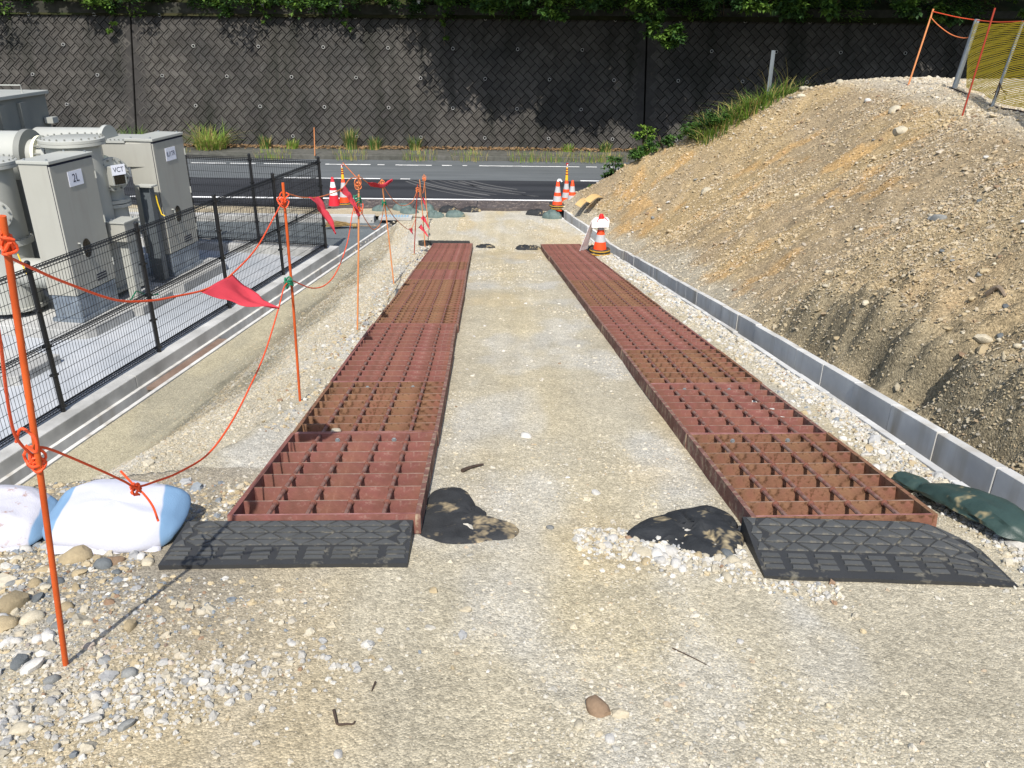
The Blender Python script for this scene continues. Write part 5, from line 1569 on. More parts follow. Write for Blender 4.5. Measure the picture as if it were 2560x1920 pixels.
br = thing("straw_broom", "straw broom head lying on the grey gravel near the ditch end", "broom", (-4.2, 19.72, -4.69))
b = MB(); rs = random.Random(4)
for k in range(140):
    a = rs.uniform(-.22, .22); z_ = rs.uniform(0, .16); l_ = rs.uniform(.45, .75)
    b.tube([(0.25, rs.uniform(-.04, .04), 0.06), (0.25 - l_ * .5, a * l_ * .6, 0.06 + z_ * .5), (0.25 - l_, a * l_ * 1.2, max(0.01, 0.05 + z_ * rs.uniform(0, 1)))], 0.004, 3, caps=False)
tag(b.build("bristles", M['straw'], br), kind="stuff")
b = MB(); b.tube([(0.2, 0, 0.06), (0.9, 0.06, 0.03)], 0.016, 8); b.build("handle", M['wood_grey'], br, smooth=True)
b = MB(); b.tube([(0.20, 0, 0.06), (0.30, 0.01, 0.06)], 0.05, 10); b.build("binding", M['straw'], br)
def stick(name, label, pts, r_, mk, cat="stick", fn=None):
    P = [Vector((p[0], p[1], float((fn or hground)(p[0], p[1])) + (p[2] if len(p) > 2 else r_))) for p in pts]
    o0 = P[0]
    b_ = MB(); C_ = catmull(P, 4); n_ = len(C_)
    b_.tube([p - o0 for p in C_], [r_ * (1 - 0.55 * i / n_) for i in range(n_)], 6)
    return tag(b_.build(name, M[mk], loc=o0, smooth=True), label, cat)
stick("twig", "dark crooked twig like an L on the near gravel", [(-0.541, 1.84), (-0.526, 1.80), (-0.515, 1.776), (-0.49, 1.777), (-0.470, 1.778), (-0.466, 1.79)], 0.005, 'twig')
stick("twig", "short dark twig lying near the crooked one", [(-0.437, 1.985), (-0.441, 1.94)], 0.004, 'twig')
stick("bark_strip", "dark strip of bark beyond the torn sheet bag", [(-0.277, 3.92), (-0.224, 3.985), (-0.162, 4.038)], 0.012, 'twig', "bark")
stick("twig", "long thin reddish twig on the gravel right of the middle", [(0.574, 2.185), (0.63, 2.131), (0.68, 2.08)], 0.0025, 'twig')
stick("driftwood", "grey weathered log lying at the far shoulder of the spoil bank", [(5.75, 20.6, 0.05), (5.3, 20.45, 0.06), (4.8, 20.2, 0.04)], 0.07, 'wood_grey', "log", hbank)
stick("root", "grey broken root lying on the near face of the spoil bank", [(3.58, 5.80, 0.02), (3.60, 5.72, 0.03), (3.62, 5.64, 0.01)], 0.022, 'wood_grey', "root", hbank)

# ================================================================== STONES one can pick out (parts of the ground and the bank)
def ico(sub=2):
    import bmesh
    bm = bmesh.new(); bmesh.ops.create_icosphere(bm, subdivisions=sub, radius=1.0)
    v = np.array([p.co[:] for p in bm.verts]); f = [tuple(q.index for q in p.verts) for p in bm.faces]
    bm.free(); return v, f
IV, IF = ico(2)
stone_me = {}
def stone_mesh(k, mk):
    if (k, mk) not in stone_me:
        r_ = np.random.default_rng(k + 50)
        v = IV.copy()
        for q in range(4 + k % 3):                 # cut a few facets, then soften
            n_ = r_.normal(size=3); n_ /= np.linalg.norm(n_)
            d = v @ n_; lim = r_.uniform(0.55, 0.85)
            v = v - np.outer(np.maximum(d - lim, 0) * 0.85, n_)
        v *= np.array([1, r_.uniform(0.65, 0.95), r_.uniform(0.5, 0.75)])
        v += 0.04 * r_.normal(size=v.shape)
        b_ = MB(); b_.add(v.tolist(), IF)
        stone_me[(k, mk)] = b_.mesh("stone", M[mk], smooth=True)
    return stone_me[(k, mk)]
def stone(parent, x, y, s, mk, fn, flat=1.0, rz=None):
    o = link("stone", stone_mesh(random.randrange(8), mk), parent)
    o.location = (x, y, float(fn(x, y)) + s * 0.06)
    o.scale = (s, s * random.uniform(.75, 1.0), s * flat)
    o.rotation_euler = (random.uniform(-.25, .25), random.uniform(-.25, .25), random.uniform(0, 6.28) if rz is None else rz)
    return o
def on_track(x, y):
    return y > 2.6 and y < 18.1 and min(abs(x - track_x(y, -1)), abs(x - track_x(y, 1))) < 0.50
def on_ramp_mat(x, y):
    if 2.95 < y < 3.78 and (-0.5 < x < 0.1 or 0.48 < x < 1.12): return True
    return (2.66 < y < 3.3) and (-1.68 < x < -0.40 or 1.02 < x < 2.12)
for (x, y, s, mk) in [(-1.915, 2.45, .085, 'st_tan'), (-1.78, 2.352, .050, 'st_cream'), (-1.86, 2.31, .055, 'st_tan'), (-1.845, 2.50, .032, 'st_blue'), (-1.655, 2.236, .040, 'st_white'), (-1.862, 2.58, .03, 'st_cream'), (-1.736, 2.574, .032, 'st_tan'),
                      (-1.88, 2.84, .075, 'st_tan'), (-1.70, 2.80, .055, 'st_brown'), (-1.79, 2.70, .034, 'st_tan'), (-1.60, 2.85, .03, 'st_white'), (-1.55, 2.80, .034, 'st_cream'), (-1.645, 2.72, .026, 'st_blue'), (-1.95, 2.72, .04, 'st_tan'), (-2.02, 2.62, .045, 'st_grey'),
                      (0.278, 1.843, .052, 'st_brown'), (2.142, 3.90, .06, 'st_tan'), (0.19, 3.20, .025, 'st_grey'), (0.094, 4.57, .045, 'st_white'), (0.45, 3.62, .03, 'st_white'), (-0.809, 2.189, .02, 'st_cream'), (-0.77, 2.202, .02, 'st_white'), (0.211, 1.778, .028, 'st_cream'), (0.30, 1.72, .024, 'st_white')]:
    stone(ground, x, y, s, mk, hground, 0.8)
pal_n = ['st_white', 'st_cream', 'st_tan', 'st_grey', 'st_blue', 'st_brown']
cnt = 0
rs = random.Random(21)
while cnt < 74:                                          # cobbles around the nearest pole and bags
    x, y = rs.uniform(-2.3, -1.1), rs.uniform(1.72, 3.0)
    if on_ramp_mat(x, y) or x > -1.12 - 0.25 * (y - 1.7) + rs.uniform(-.3, .12): continue
    up = y > 2.25
    stone(ground, x, y, abs(rs.gauss(0.018, 0.010)) + 0.008, rs.choices(pal_n, [2, 4, 5, 2, 2, 1] if up else [8, 4, 2, 1, .5, .5])[0], hground, 0.9); cnt += 1
cnt = 0
while cnt < 95:                                          # white stones by the right ramp and along the gutter
    if rs.random() < 0.45:
        x, y = rs.uniform(0.42, 1.25), rs.uniform(2.42, 3.15)
        if y < 2.95 - 0.35 * (x - 0.4) - 0.1: continue
    else:
        y = 2.4 * (14 / 2.4) ** rs.random(); x = rs.uniform(track_x(y, 1) + 0.52, float(gut_x(y)) - 0.08)
    if on_ramp_mat(x, y) or on_track(x, y): continue
    stone(ground, x, y, abs(rs.gauss(0.017, 0.008)) + 0.009 + 0.0012 * y, rs.choices(pal_n, [10, 4, 1.5, 1, .5, .3])[0], hground, 0.9); cnt += 1
cnt = 0
while cnt < 55:                                          # loose stones on the lane and at the bank crest
    y = 1.5 * (16 / 1.5) ** rs.random(); x = rs.uniform(float(crest_x(max(y, 4.2))) - 0.6, float(gut_x(y)) - 0.2)
    if on_ramp_mat(x, y) or on_track(x, y) or abs(x) > 0.72 * y + 0.3: continue
    stone(ground, x, y, abs(rs.gauss(0.007, 0.005)) + 0.006 + 0.0011 * y, rs.choices(pal_n, [7, 4, 2, 1, 1, .5])[0], hground, 0.8); cnt += 1
for (x, y, s, mk) in [(4.38, 8.34, .10, 'st_grey'), (4.23, 7.96, .09, 'st_grey'), (3.52, 8.63, .065, 'st_cream'), (3.70, 8.75, .06, 'st_tan'), (3.36, 6.81, .055, 'st_tan'), (3.29, 5.24, .065, 'st_cream'), (3.74, 6.16, .05, 'st_tan'), (3.63, 5.89, .05, 'st_tan'), (3.53, 5.45, .04, 'st_blue'),
                      (6.1, 13.2, .16, 'st_cream'), (6.57, 14.58, .15, 'st_cream'), (6.88, 16.5, .10, 'st_white'), (4.12, 17.3, .15, 'st_cream'), (6.33, 18.8, .14, 'st_cream'), (7.1, 18.7, .13, 'st_cream'), (6.5, 19.1, .15, 'st_cream')]:
    stone(bank, x, y, s, mk, hbank, 0.8)
cnt = 0
while cnt < 284:
    y = 4.0 * (20 / 4.0) ** rs.random(); x = float(gut_x(y)) + 0.5 + rs.random() ** 0.8 * min(4.8, 0.2 + y * 0.42)
    if x > 0.68 * y + 0.7: continue
    stone(bank, x, y, abs(rs.gauss(0.013, 0.010)) + 0.008 + 0.0017 * y, rs.choices(pal_n, [2, 6, 7, 1, .4, 2])[0], hbank, 0.65, rs.uniform(0.2, 1.0)); cnt += 1

# small stones caught in the grating cells
for (x, y, s) in ((-1.09, 4.40, .05), (-1.00, 3.16, .012), (-0.62, 3.17, .018), (1.62, 6.6, .04), (1.66, 6.25, .045), (1.68, 5.95, .035), (1.76, 5.2, .04), (1.80, 5.0, .03), (1.82, 4.82, .03)):
    o = stone(ground, x, y, s, 'st_cream' if s > .045 and y < 5 else 'st_white', lambda a, c: hground(a, c) + 0.055, 0.6)

# ================================================================== GRAVEL (nobody could count it): instanced pebbles
def scatter(name, X, Y, Z, S, colr, flat=(0.45, 0.8), long=(0.7, 1.0), rz=None, kind_mat=None):
    n = len(X)
    me = bpy.data.meshes.new(name)
    me.vertices.add(n)
    me.vertices.foreach_set("co", np.stack([X, Y, Z], -1).ravel())
    sc = np.stack([S, S * rng.uniform(*long, n), S * rng.uniform(*flat, n)], -1)
    rot = np.stack([rng.normal(0, 0.35, n), rng.normal(0, 0.35, n), rng.uniform(0, 6.283, n) if rz is None else rz], -1)
    a = me.attributes.new("pscale", 'FLOAT_VECTOR', 'POINT'); a.data.foreach_set("vector", sc.ravel())
    a = me.attributes.new("prot", 'FLOAT_VECTOR', 'POINT'); a.data.foreach_set("vector", rot.ravel())
    a = me.attributes.new("pcol", 'FLOAT_COLOR', 'POINT'); a.data.foreach_set("color", np.concatenate([colr, np.ones((n, 1))], 1).ravel())
    a = me.attributes.new("pidx", 'INT', 'POINT'); a.data.foreach_set("value", rng.integers(0, 5, n).astype(np.int32))
    me.update()
    o = link(name, me)
    o["kind"] = "stuff"
    g = bpy.data.node_groups.new(name + "_nodes", 'GeometryNodeTree')
    g.interface.new_socket("Geometry", in_out='INPUT', socket_type='NodeSocketGeometry')
    g.interface.new_socket("Geometry", in_out='OUTPUT', socket_type='NodeSocketGeometry')
    N, L = g.nodes, g.links
    gi, go = N.new("NodeGroupInput"), N.new("NodeGroupOutput")
    join = N.new("GeometryNodeJoinGeometry")
    for k in range(5):
        ic = N.new("GeometryNodeMeshIcoSphere"); ic.inputs["Subdivisions"].default_value = 2; ic.inputs["Radius"].default_value = 1.0
        pos = N.new("GeometryNodeInputPosition")
        ad = N.new("ShaderNodeVectorMath"); ad.operation = 'ADD'; ad.inputs[1].default_value = (7.1 * k, 3.3 * k, 1.7 * k)
        L.new(pos.outputs[0], ad.inputs[0])
        nz = N.new("ShaderNodeTexNoise"); nz.inputs["Scale"].default_value = 0.9; nz.inputs["Detail"].default_value = 1.0
        L.new(ad.outputs[0], nz.inputs["Vector"])
        sb = N.new("ShaderNodeVectorMath"); sb.operation = 'SUBTRACT'; sb.inputs[1].default_value = (0.5, 0.5, 0.5)
        L.new(nz.outputs["Color"], sb.inputs[0])
        ml = N.new("ShaderNodeVectorMath"); ml.operation = 'SCALE'; ml.inputs["Scale"].default_value = 1.7
        L.new(sb.outputs[0], ml.inputs[0])
        sp = N.new("GeometryNodeSetPosition")
        L.new(ic.outputs[0], sp.inputs["Geometry"]); L.new(ml.outputs[0], sp.inputs["Offset"])
        sm = N.new("GeometryNodeSetMaterial"); sm.inputs["Material"].default_value = kind_mat or M['pebble']
        L.new(sp.outputs[0], sm.inputs["Geometry"])
        gt = N.new("GeometryNodeGeometryToInstance"); L.new(sm.outputs[0], gt.inputs[0])
        L.new(gt.outputs[0], join.inputs[0])
    def named(nm, ty):
        q = N.new("GeometryNodeInputNamedAttribute"); q.data_type = ty; q.inputs["Name"].default_value = nm
        return q.outputs[0]
    er = N.new("FunctionNodeEulerToRotation"); L.new(named("prot", 'FLOAT_VECTOR'), er.inputs[0])
    ip = N.new("GeometryNodeInstanceOnPoints")
    ip.inputs["Pick Instance"].default_value = True
    L.new(gi.outputs[0], ip.inputs["Points"]); L.new(join.outputs[0], ip.inputs["Instance"])
    L.new(named("pidx", 'INT'), ip.inputs["Instance Index"])
    L.new(er.outputs[0], ip.inputs["Rotation"]); L.new(named("pscale", 'FLOAT_VECTOR'), ip.inputs["Scale"])
    L.new(ip.outputs[0], go.inputs[0])
    md = o.modifiers.new("scatter", 'NODES'); md.node_group = g
    return o
PALC = np.array([[.50, .48, .43], [.46, .415, .32], [.42, .345, .22], [.34, .34, .33], [.20, .22, .235], [.30, .20, .13]])
def colours(n, w):
    w = np.array(w, float); w /= w.sum()
    c = PALC[rng.choice(6, n, p=w)]
    return np.clip(c * rng.uniform(0.8, 1.15, (n, 1)), 0, 1)
# lane and foreground
n = 150000
Y = 1.15 * (20.5 / 1.15) ** rng.random(n)
lo = np.maximum(crest_x(np.maximum(Y, 4.2)) - 0.9, -0.78 * Y - 1.0); hi = np.minimum(gut_x(Y) - 0.08, 0.78 * Y + 1.0)
X = lo + (hi - lo) * rng.random(n)
tr = np.minimum(np.abs(X - track_x(Y, -1)), np.abs(X - track_x(Y, 1)))
mid = (track_x(Y, -1) + track_x(Y, 1)) / 2
lane = np.exp(-((X - mid + 0.12) / 0.5) ** 2) * sstep(1.5, 3.0, Y)
dens = 0.16 + 1.0 * sstep(0.44, 0.64, fbm(X * 1.4 + 11, Y * 0.8, 4)) - 0.55 * lane - 0.35 * np.exp(-((X - 0.05 * Y + 0.1) / 0.4) ** 2) * (Y < 3.2)
ok = rng.random(n) < np.clip(dens, 0.06, 1)
ok &= ~((tr < 0.46) & (Y > 3.05) & (Y < 17.8)) & ~((Y > 2.68) & (Y < 3.2) & (((X > -1.6) & (X < -0.42)) | ((X > 1.04) & (X < 2.08))))
X, Y = X[ok], Y[ok]; n = len(X)
S = (0.0025 + 0.00026 * Y) * np.exp(rng.normal(0, 0.55, n)) * (1 + 0.5 * (rng.random(n) < 0.04))
left = sstep(-0.75, -1.3, X + 0.22 * (Y - 2.6)) * sstep(1.9, 2.5, Y) * (Y < 3.7)
cl_ = colours(n, [4, 5, 1.2, 1.2, 0.7, 0.35]) * 0.5 + 0.5 * ground_col(X, Y) * 1.04
tan = colours(n, [1.5, 3, 4, 1.5, 1.2, 0.8])
cl_ = np.where((rng.random(n) < left)[:, None], tan, cl_)
S = S * (1 + 1.1 * left)
scatter("gravel", X, Y, hground(X, Y) - S * 0.12, S, cl_)
# pale coarse gravel in the strip by the gutter, round the right ramp and left of the left track
def strip_pts(n, f):
    Yq = 2.3 * (18.0 / 2.3) ** rng.random(n)
    return f(Yq, n)
n = 10500
Y = 2.3 * (19.0 / 2.3) ** rng.random(n)
a_ = track_x(Y, 1) + 0.47; c_ = gut_x(Y) - 0.07
X = a_ + (c_ - a_) * rng.random(n) ** 0.28
ok = (X > track_x(Y, 1) + 0.46) & ~((Y > 2.66) & (Y < 3.2) & (X < 2.10)) & (rng.random(n) < 0.35 + 0.65 * sstep(0.45, 0.6, fbm(X * 3, Y * 2, 3)) + 0.4 * sstep(0.35, 0.1, gut_x(Y) - X))
X, Y = X[ok], Y[ok]
n2 = 5200
Xp, Yp = rng.uniform(0.30, 1.35, n2), rng.uniform(2.25, 3.2, n2)
ok = (Yp > 2.98 - 0.42 * (Xp - 0.3) + rng.normal(0, .07, n2)) & (Yp < 3.25 - 0.15 * (Xp - .3)) & ~((Yp > 2.67) & (Xp > 1.03))
Xp, Yp = Xp[ok], Yp[ok]
n3 = 4200
Yl = 4.5 * (18 / 4.5) ** rng.random(n3); Xl_ = track_x(Yl, -1) - 0.47 - np.abs(rng.normal(0, 0.20, n3)); 
ok = rng.random(n3) < 0.25 + sstep(0.45, 0.6, fbm(Xl_ * 2 + 5, Yl * 1.2, 3))
Xl_, Yl = Xl_[ok], Yl[ok]
n4 = 1000
Yn = rng.normal(1.85, 0.17, n4); Xn = -1.42 + 1.6 * (Yn - 1.75) + rng.normal(0, 0.24, n4)
nl = len(X) + len(Xp); nl2 = nl + len(Xl_)
X = np.concatenate([X, Xp, Xl_, Xn]); Y = np.concatenate([Y, Yp, Yl, Yn]); n = len(X)
S = (0.0078 + 0.00035 * Y) * np.exp(rng.normal(0, 0.40, n))
pc_ = np.clip(colours(n, [7, 5, 0.8, 1.0, 0.3, 0.2]) * 0.98, 0, 1)
pc_[nl2:] *= 0.88
pc_[nl:nl2] = colours(nl2 - nl, [3, 5, 4, 1.4, 0.5, 0.8]) * 0.92
scatter("pale_gravel", X, Y, hground(X, Y) + S * 0.2, S, pc_, (0.5, 0.9))
# brown stony gravel round the nearest pole and the white bags
n = 15000
X, Y = rng.uniform(-2.9, -0.7, n), rng.uniform(1.75, 3.45, n)
wgt = sstep(-1.02, -1.45, X + 0.25 * (Y - 2.6) + 0.5 * (fbm(X * 2, Y * 2, 3) - 0.5))
ok = (rng.random(n) < wgt) & (X > crest_x(Y) - 0.3) & ~((Y > 2.68) & (Y < 3.12) & (X > -1.56))
X, Y = X[ok], Y[ok]; n = len(X)
S = 0.0046 * np.exp(rng.normal(0, 0.55, n))
br_ = sstep(1.95, 2.35, Y + 0.2 * (X + 1.4))[:, None]
c_ = colours(n, [2, 4, 5, 2.0, 1.4, 1.0]) * 0.88 * br_ + colours(n, [5, 4, 2, 1.5, .7, .4]) * (1 - br_)
scatter("brown_gravel", X, Y, hground(X, Y) + S * 0.05, S, c_)
# stones on the bank of spoil
n = 190000
Y = 3.0 * (22.2 / 3.0) ** rng.random(n)
X = gut_x(Y) + 0.28 + rng.random(n) ** 0.85 * np.minimum(7.5, 0.5 + 0.55 * Y)
ok = (X < 0.74 * Y + 1.2) & (rng.random(n) < 0.30 + 0.8 * sstep(0.40, 0.62, fbm(X * 0.9 + 4, Y * 0.9, 4)))
X, Y = X[ok], Y[ok]; n = len(X)
S = (0.0042 + 0.00055 * Y) * np.exp(rng.normal(0, 0.5, n))
near = sstep(10, 7, Y)
cb = colours(n, [3, 5, 5, 0.8, 0.4, 1.0])
cb2 = colours(n, [1.5, 4, 6, 1.2, 0.6, 1.2]) * 0.95
cb = np.where((rng.random(n) < near)[:, None], cb2, cb)
cb = (cb * 0.42 + 0.58 * bank_col(X, Y) * 1.08)
scatter("bank_gravel", X, Y, hbank(X, Y) + S * 0.10, S, cb, (0.30, 0.6), (0.4, 0.8), rng.normal(0.6, 0.7, n))
# bank side down to the ditch: fine scree
n = 60000
Y = 3.8 * (20 / 3.8) ** rng.random(n)
xc, xd = crest_x(Y), ditch_x(Y)
s_ = rng.random(n) ** 1.3 * 0.85
X = xc + 0.3 + (xd - xc - 0.3) * s_
ok = rng.random(n) < np.where(s_ < 0.5, 0.95, 0.16)
X, Y = X[ok], Y[ok]; n = len(X)
S = (0.003 + 0.0004 * Y) * np.exp(rng.normal(0, 0.45, n))
scatter("scree", X, Y, hground(X, Y) + S * 0.1, S, colours(n, [2.0, 4, 3.5, 1.2, 0.5, 0.8]) * 0.36 + ground_col(X, Y) * 0.58)

# ================================================================== VEGETATION
def leaf_mesh(name, blobs, n, size, mats, seed, droop=0.3, trunk=None):
    r_ = np.random.default_rng(seed)
    B = np.array([bl[:7] for bl in blobs], float)          # cx,cy,cz,rx,ry,rz,weight
    k = r_.choice(len(B), n, p=B[:, 6] / B[:, 6].sum())
    # clumps inside every blob: uneven density with gaps
    nc = max(6, n // 60)
    ck = r_.choice(len(B), nc, p=B[:, 6] / B[:, 6].sum())
    d = r_.normal(size=(nc, 3)); d /= np.linalg.norm(d, axis=1)[:, None]
    cc = B[ck, :3] + d * B[ck, 3:6] * (r_.random(nc) ** 0.4)[:, None]
    pk = r_.integers(0, nc, n)
    cr = 0.22 * B[ck, 3:6].mean(1)
    P = cc[pk] + r_.normal(size=(n, 3)) * (cr[pk] * 0.62)[:, None] * np.array([1, 1, 0.6])
    L_ = size * r_.uniform(0.65, 1.25, n)
    a = r_.uniform(0, 6.283, n); el = r_.normal(-droop, 0.45, n)
    t = np.stack([np.cos(a) * np.cos(el), np.sin(a) * np.cos(el), np.sin(el)], -1)
    u = np.stack([-np.sin(a), np.cos(a), r_.normal(0, 0.35, n)], -1); u /= np.linalg.norm(u, axis=1)[:, None]
    w = np.cross(t, u); w /= np.linalg.norm(w, axis=1)[:, None]
    hw = (L_ * r_.uniform(0.22, 0.34, n))[:, None]
    V = np.stack([P, P + t * (L_ * 0.45)[:, None] + u * hw + w * hw * 0.25, P + t * L_[:, None], P + t * (L_ * 0.45)[:, None] - u * hw + w * hw * 0.25], 1).reshape(-1, 3)
    F = (np.arange(n) * 4)[:, None] + np.array([[0, 1, 2, 0, 2, 3]])
    F = F.reshape(-1, 3)
    me = bpy.data.meshes.new(name)
    me.vertices.add(len(V)); me.vertices.foreach_set("co", V.ravel())
    me.loops.add(F.size); me.loops.foreach_set("vertex_index", F.ravel().astype(np.int32))
    me.polygons.add(len(F)); me.polygons.foreach_set("loop_start", (np.arange(len(F)) * 3).astype(np.int32))
    for m_ in mats: me.materials.append(m_)
    cm = r_.integers(0, len(mats), nc)
    mi = np.where(r_.random(n) < 0.75, cm[pk], r_.integers(0, len(mats), n))
    me.polygons.foreach_set("material_index", np.repeat(mi, 2).astype(np.int32))
    me.update(calc_edges=True)
    return me
LM = [M['leaf_a'], M['leaf_b'], M['leaf_c']]
def tree(label, x, y, z, blobs, n, size, seed, lean=(0, 0)):
    t = thing("broadleaf_tree", label, "tree", (x, y, z), group="trees on the slope above the wall")
    rs_ = random.Random(seed)
    b_ = MB()
    top = Vector((lean[0], lean[1], 4.6))
    b_.tube(catmull([(0, 0, -0.4), (lean[0] * .2, lean[1] * .2, 1.5), (lean[0] * .6, lean[1] * .6, 3.2), top], 4), [0.17 - 0.008 * i for i in range(13)], 9)
    for bl in blobs:
        if bl[6] < 0.5: continue
        c_ = Vector(bl[:3]); s_ = Vector((lean[0] * .4, lean[1] * .4, min(2.6, max(1.0, c_.z * 0.6))))
        m_ = s_.lerp(c_, 0.5) + Vector((rs_.uniform(-.3, .3), 0, 0.45))
        path = catmull([s_, m_, c_ + Vector((0, 0, 0.3))], 5)
        b_.tube(path, [0.07 * (1 - 0.8 * i / len(path)) for i in range(len(path))], 6)
    b_.build("trunk", M['bark'], t, smooth=True)
    link("crown", leaf_mesh("crown", blobs, n, size, LM, seed), t)
    return t
# left: crowns stay back on the slope, a fringe hangs over the coping
trs = [(-21.0, "leafy tree at the far left above the wall", 0.2), (-16.5, "leafy tree above the left wall joint", 0.5), (-12.2, "leafy tree above the wall behind the grey enclosure and cabinets", 0.35),
       (-8.2, "leafy tree above the wall left of the middle", 0.5), (-4.6, "leafy tree above the wall in the middle", 0.7)]
for i, (x, lab, ov) in enumerate(trs):
    y0 = 34.3
    bl = [(0, -0.2, 4.6, 2.6, 2.0, 1.9, 2.0), (-1.3, -0.9, 3.2, 1.5, 1.3, 1.2, 1.2), (1.3, -0.9, 3.3, 1.5, 1.3, 1.2, 1.2)]
    bl += [(-1.5 + 1.0 * q, -1.75 - ov * random.uniform(0.2, 1.0), 0.75 + random.uniform(-.25, .35), 0.75, 0.55, 0.5, 0.75) for q in range(4)]
    tree(lab, x, y0, 1.1, [(b_[0], b_[1], b_[2] - 0.6, *b_[3:]) for b_ in bl], 7200, 0.17, 100 + i, (random.uniform(-.4, .4), -0.5))
# right: crowns lean far out over the road and shade the wall
trr = [(-1.2, "spreading tree whose lowest leaves hang over the wall left of the big shadow", 1.0), (2.2, "spreading tree leaning out over the pavement, bright hanging sprays", 1.4), (5.8, "dark spreading tree leaning out over the road beside the right wall joint", 1.5),
       (9.6, "dark spreading tree above the wall behind the weedy shoulder", 1.5), (13.6, "dark spreading tree above the wall behind the bank top", 1.4), (17.8, "dark spreading tree at the far right above the wall", 1.3)]
for i, (x, lab, ov) in enumerate(trr):
    y0 = 33.9
    k_ = 0.9 if i == 0 else 1.0
    bl = [(0, -0.6, 4.6, 2.4, 2.0, 1.5, 1.2), (-1.3, -4.2 * k_ - .3, 3.0, 1.8, 1.7, 0.9, 1.7), (1.3, -4.5 * k_ - .3, 2.9, 1.8, 1.7, 0.9, 1.7), (0.0, -5.4 * k_ - .2, 1.8, 2.3, 1.5, 0.7, 2.4),
          (-1.1, -2.4, 1.6, 1.8, 1.2, 0.7, 1.5), (1.2, -2.6, 1.5, 1.8, 1.2, 0.7, 1.5), (0.2, -1.2, 0.9, 2.0, 0.8, 0.6, 1.2)]
    sp = {0: [(-1.4, -3.6, 0.30, .5, .35, .25, .22), (0.2, -4.2, 0.10, .6, .4, .28, .25), (1.2, -4.5, 0.2, .6, .4, .3, .25)],
          1: [(-0.9, -5.0, -0.05, .5, .4, .30, .22), (0.4, -5.0, 0.25, .6, .4, .3, .2), (2.3, -4.9, -0.50, .55, .4, .40, .36), (2.0, -5.2, 0.15, .6, .4, .3, .28)],
          2: [(-0.5, -4.8, -0.85, .42, .35, .35, .24), (0.5, -5.0, 0.25, .7, .4, .3, .22), (1.9, -5.0, 0.2, .7, .4, .3, .22)],
          3: [(-0.6, -4.8, 0.05, .6, .4, .3, .22), (0.9, -5.0, 0.1, .6, .4, .3, .22)], 4: [(0.5, -4.8, -0.1, .6, .4, .3, .24), (-1, -5.0, .2, .7, .4, .3, .22)], 5: [(-0.5, -4.8, 0.05, .6, .4, .3, .26)]}[i]
    tree(lab, x, y0, 0.95, [(b_[0], b_[1], b_[2] - 0.25, *b_[3:]) for b_ in bl] + [(s_[0], s_[1], s_[2] - 0.45, *s_[3:]) for s_ in sp], 28000, 0.20, 200 + i, (random.uniform(-.3, .3), -1.6))
def shrub(label, x, y, z, r_, h, n, size, seed, mats=None, group=None):
    t = thing("shrub", label, "shrub", (x, y, z), group=group)
    b_ = MB(); rs_ = random.Random(seed)
    for k in range(4):
        a = rs_.uniform(0, 6.28)
        b_.tube([(0, 0, -0.05), (math.cos(a) * r_ * .3, math.sin(a) * r_ * .3, h * .5), (math.cos(a) * r_ * .5, math.sin(a) * r_ * .5, h * .9)], [0.02, 0.014, 0.006], 5)
    b_.build("stem", M['bark'], t)
    link("foliage", leaf_mesh("foliage", [(0, 0, h * .5, r_, r_, h * .5, 1), (r_ * .4, 0, h * .7, r_ * .6, r_ * .6, h * .35, .6), (-r_ * .4, 0, h * .35, r_ * .6, r_ * .6, h * .35, .6)], n, size, mats or LM, seed, 0.1), t)
    return t
hs = [("leafy undergrowth on the wall top at the far left", -19), ("leafy undergrowth on the wall top over the left joint", -14.6), ("leafy undergrowth on the wall top above the cabinets", -10.4), ("leafy undergrowth on the wall top above the fence corner", -6.6),
      ("leafy undergrowth on the wall top above the middle cones", -2.9), ("shaded undergrowth on the wall top over the gravel lane", 0.6), ("shaded undergrowth on the wall top near the right joint", 4.0), ("shaded undergrowth on the wall top behind the shoulder weeds", 7.8), ("shaded undergrowth on the wall top above the bank crest", 11.6), ("shaded undergrowth on the wall top behind the yellow net", 15.6)]
for i, (lab, x) in enumerate(hs):
    shrub(lab, x, 33.0, 0.12, 2.0, 1.5, 3400, 0.16, 300 + i, group="undergrowth on the wall top")
# creeper hanging over the coping
def creeper(label, x, ln, seed):
    t = thing("creeper", label, "creeper", (x, 32.72, 0.45))
    rs_ = random.Random(seed)
    pts = [(0, 0, 0), (0.03, -0.22, 0.02)] + [(rs_.uniform(-.1, .1), -0.24 - 0.30 * ln * q / 6 + 0.0, -ln * q / 6) for q in range(1, 7)]
    b_ = MB(); b_.tube(catmull(pts, 4), 0.012, 5); b_.build("stem", M['bark'], t)
    link("foliage", leaf_mesh("foliage", [(p[0], p[1] - .05, p[2], .16, .1, .16, 1) for p in pts[1:]], int(160 * ln + 60), 0.13, [M['leaf_a'], M['leaf_b']], seed, 0.5), t)
creeper("leafy creeper hanging down the wall in the middle, longest of its kind", -2.7, 1.25, 5)
creeper("short creeper hanging over the wall left of the middle", -9.3, 0.55, 6)
creeper("pale creeper hanging over the wall above the fence corner", -6.2, 0.7, 7)
creeper("thin creeper at the left wall joint", -14.9, 0.9, 8)

